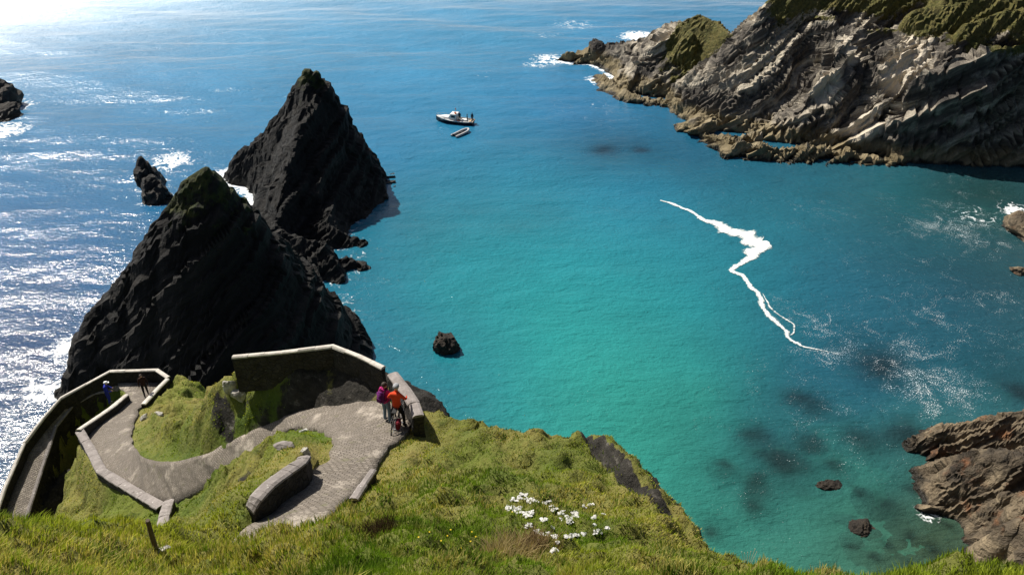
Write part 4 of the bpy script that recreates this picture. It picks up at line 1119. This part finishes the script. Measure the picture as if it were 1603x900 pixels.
# ------------------------------------------------------------------ people
M_skin = plain('skin', (0.50, 0.30, 0.21), 0.55, var=.08); M_hair = plain('hair', (0.035, 0.022, 0.015), 0.7)
M_eye = plain('eyes', (0.02, 0.015, 0.012), 0.3); M_shoe = plain('shoes', (0.05, 0.045, 0.045), 0.6)
def cloth(name, col): return plain(name, col, 0.85, 0.15, 0.18, 9.0)
BASE = dict(pel=(0, 0, .95), sp=(0, .01, 1.15), ch=(0, 0, 1.36), nk=(0, 0, 1.49), hb=(0, .015, 1.56), hc=(0, .03, 1.64), ht=(0, .02, 1.70),
            sh=(.17, 0, 1.42), el=(.25, -.03, 1.14), wr=(.26, .06, .92), ha=(.255, .10, .85), hi=(.095, 0, .90), kn=(.11, .03, .50), an=(.11, -.02, .09), to=(.125, .14, .035))
def person(loc, rz, label, jacket, trousers, pose=None, hat=None, hair=True, shoes=None, scale=1.0, group=None, extras=()):
    J = {}
    for k, v in BASE.items():
        if k in ('pel', 'sp', 'ch', 'nk', 'hb', 'hc', 'ht'): J[k] = Vector(v)
        else: J[k + 'R'] = Vector(v); J[k + 'L'] = Vector((-v[0], v[1], v[2]))
    for k, v in (pose or {}).items(): J[k] = Vector(v)
    RAD = dict(pel=(.155, .115), sp=(.140, .105), ch=(.165, .115), nk=(.06, .06), hb=(.062, .068), hc=(.082, .098), ht=(.06, .075), sh=(.075, .075), el=(.052, .052), wr=(.034, .034), ha=(.040, .025),
               hi=(.095, .10), kn=(.062, .065), an=(.045, .05), to=(.045, .032))
    edges = [('pel', 'sp', 'J'), ('sp', 'ch', 'J'), ('ch', 'nk', 'J'), ('nk', 'hb', 'S'), ('hb', 'hc', 'S'), ('hc', 'ht', 'S')]
    for s in 'RL':
        edges += [('ch', 'sh' + s, 'J'), ('sh' + s, 'el' + s, 'J'), ('el' + s, 'wr' + s, 'J'), ('wr' + s, 'ha' + s, 'S'), ('pel', 'hi' + s, 'T'), ('hi' + s, 'kn' + s, 'T'), ('kn' + s, 'an' + s, 'T'), ('an' + s, 'to' + s, 'F')]
    names = list(J); ix = {k: i for i, k in enumerate(names)}
    me = bpy.data.meshes.new('person_cage')
    me.from_pydata([J[k] for k in names], [(ix[a], ix[b]) for a, b, _ in edges], [])
    ob = bpy.data.objects.new('person_cage', me); C.objects.link(ob)
    md = ob.modifiers.new('skin', 'SKIN'); md.use_smooth_shade = True
    sv = me.skin_vertices[0].data
    for k in names:
        key = k if k in RAD else k[:-1]
        sv[ix[k]].radius = RAD[key]; sv[ix[k]].use_root = (k == 'pel')
    ob.modifiers.new('sub', 'SUBSURF').levels = 2
    ob.modifiers['sub'].render_levels = 2
    dg = bpy.context.evaluated_depsgraph_get()
    bmb = bmesh.new(); bmb.from_mesh(ob.evaluated_get(dg).to_mesh())
    ob.evaluated_get(dg).to_mesh_clear()
    bpy.data.objects.remove(ob); bpy.data.meshes.remove(me)
    # five fingers on each hand, a nose and ears, all one surface with the body
    for s, sg in (('R', 1), ('L', -1)):
        w_, h_ = J['wr' + s], J['ha' + s]
        d = (h_ - w_).normalized(); side = d.cross(Vector((sg, 0, 0.001))); side = side.normalized() if side.length > .1 else Vector((0, 1, 0))
        inn_ = d.cross(side).normalized() * (-sg)
        for q, (off, ln) in enumerate(((-.027, .065), (-.009, .078), (.009, .073), (.026, .058))):
            b0 = h_ + side * off
            bm_tube(bmb, [b0, b0 + d * ln * .55, b0 + d * ln * .9 + inn_ * .02], [.009, .0085, .006], 6)
        b0 = w_ + (h_ - w_) * .5 - side * .03
        bm_tube(bmb, [b0, b0 - side * .03 + d * .03, b0 - side * .035 + d * .06], [.011, .010, .007], 6)
    hc, ht, hb = J['hc'], J['ht'], J['hb']
    bm_ico(bmb, hc + Vector((0, .098, -.015)), .016, 1, (1, 1, 1)); bmesh.ops.recalc_face_normals(bmb, faces=bmb.faces)
    for sg in (1, -1): bm_ico(bmb, hc + Vector((sg * .078, 0, -.01)), .02, 1)
    for v in bmb.verts: pass
    body = bpy.data.meshes.new('body'); bmb.to_mesh(body); bmb.free()
    mats = [jacket, trousers, M_skin, shoes or M_shoe]
    code = {'J': 0, 'T': 1, 'S': 2, 'F': 3}
    segs = [(J[a], J[b], code[c]) for a, b, c in edges]
    for m_ in mats: body.materials.append(m_)
    for pl_ in body.polygons:
        c = pl_.center; best = 9; bi = 0
        for a, b, k in segs:
            ab = b - a; t = max(0, min(1, (c - a).dot(ab) / max(1e-9, ab.length_squared)))
            dd = (c - (a + ab * t)).length - (0.03 if k == 0 and c.z > .9 else 0)
            if dd < best: best = dd; bi = k
        pl_.material_index = bi; pl_.use_smooth = True
    root = empty('person', loc, rz, label=label, cat='person', group=group)
    root.scale = (scale,) * 3
    o = link('body', body, None, root)
    for sg in (1, -1):
        bm = bmesh.new(); bm_ico(bm, hc + Vector((sg * .032, .088, .012)), .011, 1); bm_obj('eye', bm, M_eye, root)
    bm = bmesh.new(); bm_tube(bm, [hc + Vector((-.022, .088, -.05)), hc + Vector((0, .095, -.052)), hc + Vector((.022, .088, -.05))], .006, 5); bm_obj('mouth', bm, plain('lips', (.38, .16, .13)), root)
    if hair:
        bm = bmesh.new(); bm_ico(bm, hc + Vector((0, -.016, .022)), .1, 2, (.94, 1.06, .98))
        bmesh.ops.delete(bm, geom=[v for v in bm.verts if v.co.y > hc.y + .05 and v.co.z < hc.z + .05 or v.co.z < hc.z - .08], context='VERTS')
        bm_obj('hair', bm, M_hair, root, True)
    if hat:
        kind, hm = hat
        bm = bmesh.new(); bm_ico(bm, hc + Vector((0, -.005, .045)), .115, 3, (.95, 1.15, .9))
        bmesh.ops.delete(bm, geom=[v for v in bm.verts if v.co.z < hc.z + .035], context='VERTS')
        if kind == 'cap':
            vs = [bm.verts.new(hc + Vector((x, y, .05))) for x, y in ((-.08, .09), (-.07, .17), (0, .195), (.07, .17), (.08, .09))]
            bm.faces.new(vs)
        if kind == 'helmet':
            for x in (-.05, 0, .05):
                bm_tube(bm, [hc + Vector((x, -.12, .08)), hc + Vector((x, 0, .152 - abs(x) * .4)), hc + Vector((x, .11, .08))], .013, 5)
        bm_obj('helmet' if kind == 'helmet' else 'hat', bm, hm, root, True)
    for fn in extras: fn(root, J)
    return root
def backpack(mat):
    def fn(root, J):
        bm = bmesh.new()
        vs = bm_box(bm, (0, -.20, 1.25), (.30, .18, .44))
        bmesh.ops.bevel(bm, geom=bm.edges[:], offset=.06, segments=3, affect='EDGES')
        bp = bm_obj('backpack', bm, mat, root, True)
        for sg in (1, -1):
            bm = bmesh.new(); bm_tube(bm, [(sg * .10, -.14, 1.44), (sg * .11, 0, 1.50), (sg * .11, .12, 1.38), (sg * .13, .1, 1.2), (sg * .12, -.12, 1.08)], .016, 6)
            bm_obj('strap', bm, cloth('strap', (.02, .02, .02)), bp)
        bm = bmesh.new(); bm_box(bm, (0, -.305, 1.16), (.2, .03, .16)); bm_obj('pocket', bm, mat, bp)
    return fn
def path_z(x, y):
    d = np.hypot(((pL + pR) / 2)[:, 0] - x, ((pL + pR) / 2)[:, 1] - y); return ((pL + pR) / 2)[np.argmin(d), 2] + 0.04
def on_path(px, py, z):
    for _ in range(6):
        p = at_z(px, py, z); z = path_z(p[0], p[1])
    return Vector(at_z(px, py, z))
mag = cloth('magenta_jacket', (0.38, 0.02, 0.14)); red = cloth('red_jacket', (0.62, 0.06, 0.02)); blk = cloth('black_cloth', (0.014, 0.013, 0.014))
blue = cloth('blue_jacket', (0.02, 0.03, 0.26)); navy = cloth('dark_trousers', (0.025, 0.03, 0.045)); jean = cloth('blue_grey_jeans', (0.13, 0.19, 0.24)); whc = cloth('white_cap', (.75, .75, .74)); grh = cloth('grey_helmet', (.30, .30, .31)); choc = cloth('dark_brown_coat', (0.03, 0.014, 0.012))
# cyclist and companion at the top of the bend
pc = on_path(624, 668, 31); RZ = math.radians(-8)
straddle = dict(knR=(.20, .06, .50), anR=(.22, 0, .09), toR=(.25, .15, .035), knL=(-.20, .06, .50), anL=(-.22, -.02, .09), toL=(-.25, .13, .035),
                elR=(.30, .12, 1.18), wrR=(.27, .34, 1.06), haR=(.25, .41, 1.03), elL=(-.30, .12, 1.18), wrL=(-.27, .34, 1.06), haL=(-.25, .41, 1.03), sp=(0, .02, 1.15), ch=(0, .07, 1.36), nk=(0, .11, 1.48), hb=(0, .13, 1.55), hc=(0, .15, 1.63), ht=(0, .145, 1.69))
person(pc, RZ, 'cyclist in red jacket and grey helmet astride a bicycle beside the broad parapet', red, blk, straddle, ('helmet', grh), hair=False, group='visitors on the path', extras=())
pm = on_path(607, 660, 31)
person(pm, math.radians(-35), 'person in magenta jacket and jeans standing at the left of the cyclist', mag, jean, dict(elR=(.27, .05, 1.15), wrR=(.24, .22, 1.02), haR=(.22, .28, 1.0)), None, True, group='visitors on the path', extras=(backpack(cloth('purple_pack', (0.10, 0.015, 0.10))),))
p2 = on_path(230, 620, 17)
person(p2, math.radians(205), 'person in dark brown clothes walking on the lower platform', choc, blk, dict(knR=(.10, .14, .50), anR=(.10, .10, .10), toR=(.11, .26, .05), anL=(-.10, -.22, .12), toL=(-.11, -.08, .04), elL=(-.26, .05, 1.15), wrL=(-.24, .2, 1.0), haL=(-.24, .26, .95)), None, True, group='visitors on the path')
pb = Vector(at_z(178, 636, 17.05))
pb = Vector(at_z(173, 632, 17.0)); pb.z = 17.0
person(pb, math.radians(-75), 'person in blue with a white cap leaning on the parapet', blue, blue, dict(elR=(.26, .12, 1.18), wrR=(.2, .3, 1.08), haR=(.16, .36, 1.08), elL=(-.26, .12, 1.18), wrL=(-.2, .3, 1.08), haL=(-.16, .36, 1.08), ch=(0, .06, 1.36), nk=(0, .09, 1.48), hb=(0, .11, 1.55), hc=(0, .13, 1.63), ht=(0, .12, 1.69)), ('cap', whc), True, group='visitors on the path')
# a landing under the leaning person joins platform and ramp
# bicycle
def bicycle(loc, rz):
    root = empty('bicycle', loc, rz, label='dark touring bicycle with a maroon pannier under the cyclist', cat='bicycle')
    steel = plain('bike_frame', (0.03, 0.03, 0.035), 0.3, 0.5); sil = plain('bare_metal', (0.55, 0.55, 0.56), 0.3, .5, metal=.9); rub = plain('tyre_rubber', (0.02, .02, .02), .8)
    R_ = .34
    for y in (-.52, .52):
        w = empty('wheel', (0, y, R_)); w.parent = root
        for nm, r_, t_, m_ in (('tyre', R_, .022, rub), ('rim', R_ - .03, .012, sil)):
            bm = bmesh.new(); bm_tube(bm, [(0, r_ * math.cos(a), r_ * math.sin(a)) for a in np.linspace(0, 2 * math.pi, 28, endpoint=False)], t_, 6, True); bm_obj(nm, bm, m_, w, True)
        bm = bmesh.new()
        for a in np.linspace(0, 2 * math.pi, 16, endpoint=False): bm_tube(bm, [(0, 0, 0), (0, (R_ - .03) * math.cos(a), (R_ - .03) * math.sin(a))], .003, 4)
        bm_tube(bm, [(-.06, 0, 0), (.06, 0, 0)], .018, 8); bm_obj('spokes', bm, sil, w)
    bm = bmesh.new()
    BB, ST, HT, HB, RA, FA = (0, -.08, .30), (0, -.22, .80), (0, .36, .82), (0, .40, .68), (0, -.52, R_), (0, .52, R_)
    for a, b, r_ in ((BB, ST, .018), (ST, HT, .018), (BB, HB, .021), (HT, HB, .022)): bm_tube(bm, [a, b], r_, 8)
    for sg in (.05, -.05):
        bm_tube(bm, [BB, (sg, -.5, R_)], .011, 6); bm_tube(bm, [ST, (sg, -.5, R_)], .010, 6)
    bm_obj('frame', bm, steel, root)
    bm = bmesh.new()
    for sg in (.05, -.05): bm_tube(bm, [HB, (sg, .44, .62), (sg, .52, R_)], .013, 6)
    bm_obj('fork', bm, steel, root)
    bm = bmesh.new(); bm_tube(bm, [HT, (0, .38, .97)], .014, 6); bm_tube(bm, [(-.29, .33, 1.0), (-.2, .39, .99), (0, .40, .98), (.2, .39, .99), (.29, .33, 1.0)], .014, 6); bm_obj('handlebar', bm, sil, root)
    bm = bmesh.new(); bm_tube(bm, [ST, (0, -.25, .90)], .013, 6); bm_box(bm, (0, -.27, .925), (.15, .26, .05)); bmesh.ops.bevel(bm, geom=bm.edges[:], offset=.008, segments=1, affect='EDGES'); bm_obj('saddle', bm, rub, root)
    bm = bmesh.new(); bm_tube(bm, [(-.02, -.08 + .09 * math.cos(a), .30 + .09 * math.sin(a)) for a in np.linspace(0, 2 * math.pi, 16, endpoint=False)], .008, 5, True)
    bm_tube(bm, [(.05, -.08, .30), (.09, .02, .18)], .01, 6); bm_tube(bm, [(-.05, -.08, .30), (-.09, -.18, .42)], .01, 6); bm_box(bm, (.13, .02, .18), (.09, .06, .02)); bm_box(bm, (-.13, -.18, .42), (.09, .06, .02)); bm_obj('crank', bm, sil, root)
    bm = bmesh.new()
    for sg in (.07, -.07): bm_tube(bm, [(sg, -.25, .70), (sg, -.66, .72)], .008, 5); bm_tube(bm, [(sg, -.6, .72), (sg, -.52, R_)], .007, 5)
    bm_obj('rack', bm, sil, root)
    bm = bmesh.new(); bm_box(bm, (.16, -.48, .55), (.13, .30, .32)); bmesh.ops.bevel(bm, geom=bm.edges[:], offset=.03, segments=2, affect='EDGES'); bm_obj('pannier', bm, cloth('maroon_bag', (.14, .012, .02)), root)
    return root
bk = bicycle((pc.x, pc.y + .02, pc.z), RZ)
dz = path_z(pc.x + math.sin(-RZ) * .5, pc.y + .5) - path_z(pc.x, pc.y - .5)

# ------------------------------------------------------------------ boat and dinghy
bow, stern = at_z(683, 188, 0), at_z(741, 194, 0)
dv = Vector(bow - stern); LEN = dv.length; head = math.atan2(dv.y, dv.x)
ctr = (bow + stern) / 2
M_hull = plain('navy_hull', (0.012, 0.014, 0.022), 0.35, .5); M_wht = plain('white_gelcoat', (0.72, 0.71, 0.68), 0.35, .4, .06); M_gls = plain('dark_glass', (0.015, 0.02, 0.025), 0.08, .6); M_deck = plain('grey_deck', (0.30, 0.30, 0.29), .7); M_or = plain('orange_paint', (0.70, 0.16, 0.03), .6); M_met = plain('boat_metal', (.5, .5, .5), .35, .5, metal=.8); M_ply = plain('pale_wood', (0.45, 0.30, .17), .6)
boat = empty('fishing_boat', (ctr[0], ctr[1], float(waves(np.array([ctr[0]]), np.array([ctr[1]]))[0])), head, label='small white and black motor boat with a wheelhouse in the bay', cat='boat')
k_ = LEN / 7.6
def loft(name, secs, mat, parent, cap=True, smooth=False):
    V = [p for s in secs for p in s]; n = len(secs[0]); F = []
    bm = bmesh.new(); vs = [bm.verts.new(Vector(p) * k_) for p in V]
    for i in range(len(secs) - 1):
        for j in range(n - 1): bm.faces.new((vs[i * n + j], vs[i * n + j + 1], vs[(i + 1) * n + j + 1], vs[(i + 1) * n + j]))
    if cap:
        for i in (0, len(secs) - 1): bm.faces.new([vs[i * n + j] for j in range(n)])
    bmesh.ops.remove_doubles(bm, verts=bm.verts, dist=1e-4)
    return bm_obj(name, bm, mat, parent, smooth)
st_ = [(-3.8, .98, -.15, .78), (-2.5, 1.18, -.35, .74), (-1, 1.28, -.45, .74), (.5, 1.25, -.45, .80), (2, 1.0, -.4, .92), (3.1, .52, -.2, 1.04), (3.8, .03, .2, 1.14)]
def hs(x, b, kz, sh, t0, t1):
    pts = []
    for t in np.linspace(t0, t1, 5): pts.append((x, b * (t ** .45 if t > 0 else 0), kz + (sh - kz) * t))
    return [(p[0], -p[1], p[2]) for p in pts[::-1]] + pts[(1 if t0 == 0 else 0):]
loft('hull', [hs(x, b, kz, sh, 0, .90) for x, b, kz, sh in st_], M_hull, boat, True, False)
for sg in (1, -1):
    loft('topside', [[(x, sg * (b * (.90 ** .45) + .004), kz + (sh - kz) * .90), (x, sg * (b + .012), sh), (x, sg * (b - .10 if b > .15 else b * .4), sh + .03), (x, sg * (b - .10 if b > .15 else b * .4), sh - .2)] for x, b, kz, sh in st_], M_wht, boat, False)
loft('deck', [[(x, -b + .06, sh - (.28 if x < .2 else .02)), (x, b - .06, sh - (.28 if x < .2 else .02))] for x, b, kz, sh in st_[:-1]] + [[(3.7, -.02, 1.08), (3.7, .02, 1.08)]], M_deck, boat, False)
def bb(name, c, s, mat, parent, bev=.04):
    bm = bmesh.new(); bm_box(bm, Vector(c) * k_, Vector(s) * k_)
    if bev: bmesh.ops.bevel(bm, geom=bm.edges[:], offset=bev * k_, segments=2, affect='EDGES')
    return bm_obj(name, bm, mat, parent)
loft('foredeck', [[(x, -b * .82, sh), (x, -b * .6, sh + h), (x, b * .6, sh + h), (x, b * .82, sh)] for x, b, sh, h in ((.7, 1.22, .72, .48), (2, 1.0, .85, .36), (3.0, .52, .98, .14), (3.5, .2, 1.06, .03))], M_wht, boat)
wh = loft('wheelhouse', [[(x, -.85, .55), (x, -.74, z), (x, .74, z), (x, .85, .55)] for x, z in ((-.55, 1.82), (.55, 1.82), (1.05, 1.18))], M_wht, boat)
bb('roof', (0.0, 0, 1.87), (1.35, 1.66, .08), M_wht, wh, .03)
loft('windscreen', [[(.60, -.66, 1.78), (.60, .66, 1.78)], [(1.02, -.70, 1.24), (1.02, .70, 1.24)]], M_gls, wh, False).location = (0.03, 0, .03)
for sg in (1, -1): bb('window', (.05, sg * .80, 1.42), (.8, .03, .42), M_gls, wh, .01).rotation_euler = (0, 0, 0)
for sg in (1, -1): bb('porthole', (1.7, sg * .93, .95), (.3, .06, .14), M_gls, boat, .02)
bm = bmesh.new(); bm_tube(bm, [Vector((-.3, 0, 1.9)) * k_, Vector((-.35, 0, 3.1)) * k_], [.045, .025], 8); bm_tube(bm, [Vector((-.33, -.5, 2.6)) * k_, Vector((-.33, .5, 2.6)) * k_], .025, 6); bm_obj('mast', bm, M_met, boat)
bb('radar', (-.05, 0, 2.08), (.4, .4, .22), M_wht, boat, .08); bb('life_raft', (-.4, .45, 2.05), (.4, .3, .3), M_or, boat, .08); bb('flag', (-.35, .32, 2.85), (.02, .42, .28), M_or, boat, 0)
bm = bmesh.new()
rail = [(3.6, 0, 1.55), (3.0, .5, 1.48), (2.0, .95, 1.35), (1.2, 1.15, 1.25)]
for sg in (1, -1):
    bm_tube(bm, [Vector((x, sg * y, z)) * k_ for x, y, z in rail], .02, 6)
    for x, y, z in rail: bm_tube(bm, [Vector((x, sg * y, z)) * k_, Vector((x, sg * y, z - .55)) * k_], .016, 5)
bm_obj('bow_rail', bm, M_met, boat)
bb('engine_box', (-2.0, 0, .62), (1.1, .8, .5), M_wht, boat); bb('thwart', (-3.2, 0, .62), (.3, 1.7, .08), M_ply, boat, .01); bb('crate', (-1.0, .75, .55), (.5, .4, .35), M_or, boat, .03)
bm = bmesh.new(); bm_tube(bm, [Vector((-3.83, -.98, .66)) * k_, Vector((-3.86, 0, .68)) * k_, Vector((-3.83, .98, .66)) * k_], .06, 8); bm_obj('stern_rail', bm, M_ply, boat)
zb = boat.location.z
Mb = Matrix.Translation(boat.location) @ Matrix.Rotation(head, 4, 'Z')
for (x, y, zf, a, lab, jk) in [(-1.0, -.1, .34, 0, 'person in black standing just behind the wheelhouse of the boat', blk), (-2.75, .5, .34, 2, 'person in dark green standing amidships in the boat', cloth('green_oilskin', (.02, .04, .03))), (-3.45, -.4, .34, 1, 'person in dark clothes standing at the stern of the boat', navy)]:
    person(Mb @ (Vector((x, y, zf)) * k_), head + a, lab, jk, blk, None, None, True, group='people on the boat', scale=.95)
# inflatable dinghy
a_, b_ = at_z(711, 216, 0), at_z(733, 206, 0)
dd = Vector(b_ - a_); h2 = math.atan2(dd.y, dd.x); c2 = (a_ + b_) / 2
L2 = dd.length
din = empty('inflatable_dinghy', (c2[0], c2[1], float(waves(np.array([c2[0]]), np.array([c2[1]]))[0])), h2, label='grey and black inflatable dinghy floating beside the motor boat', cat='dinghy')
M_tube = plain('grey_rubber', (0.42, 0.42, 0.42), .5); M_blk = plain('black_rubber', (.02, .02, .022), .6)
hw2 = .55
pts = [(-L2 / 2 - .1, hw2, .22), (-L2 / 2 + .3, hw2, .22), (0, hw2, .24), (L2 / 2 - .8, hw2 * .95, .28), (L2 / 2 - .3, hw2 * .6, .33), (L2 / 2, 0, .36)]
pts = pts + [(x, -y, z) for x, y, z in pts[-2::-1]]
pts = [tuple(q) for q in resample(pts, 40)]
bm = bmesh.new(); bm_tube(bm, pts, [.1] + [.19] * 38 + [.1], 12); bm_obj('tube', bm, M_tube, din, True)
bm = bmesh.new()
for z_ in (-.03,): bm_tube(bm, [(x * 1.02, y * 1.16 + (.0 if y else 0), z + z_) for x, y, z in pts], .075, 8)
bm_obj('rubbing_strake', bm, M_blk, din, True)
bm = bmesh.new(); bm_box(bm, (-.15, 0, .10), (L2 * .85, 1.05, .06)); bm_obj('floor', bm, M_blk, din)
bm = bmesh.new(); bm_box(bm, (-L2 / 2 + .15, 0, .28), (.06, 1.0, .36)); bm_obj('transom', bm, M_blk, din)
bm = bmesh.new(); bm_box(bm, (.1, 0, .33), (.25, 1.0, .05)); bm_obj('thwart', bm, M_blk, din)
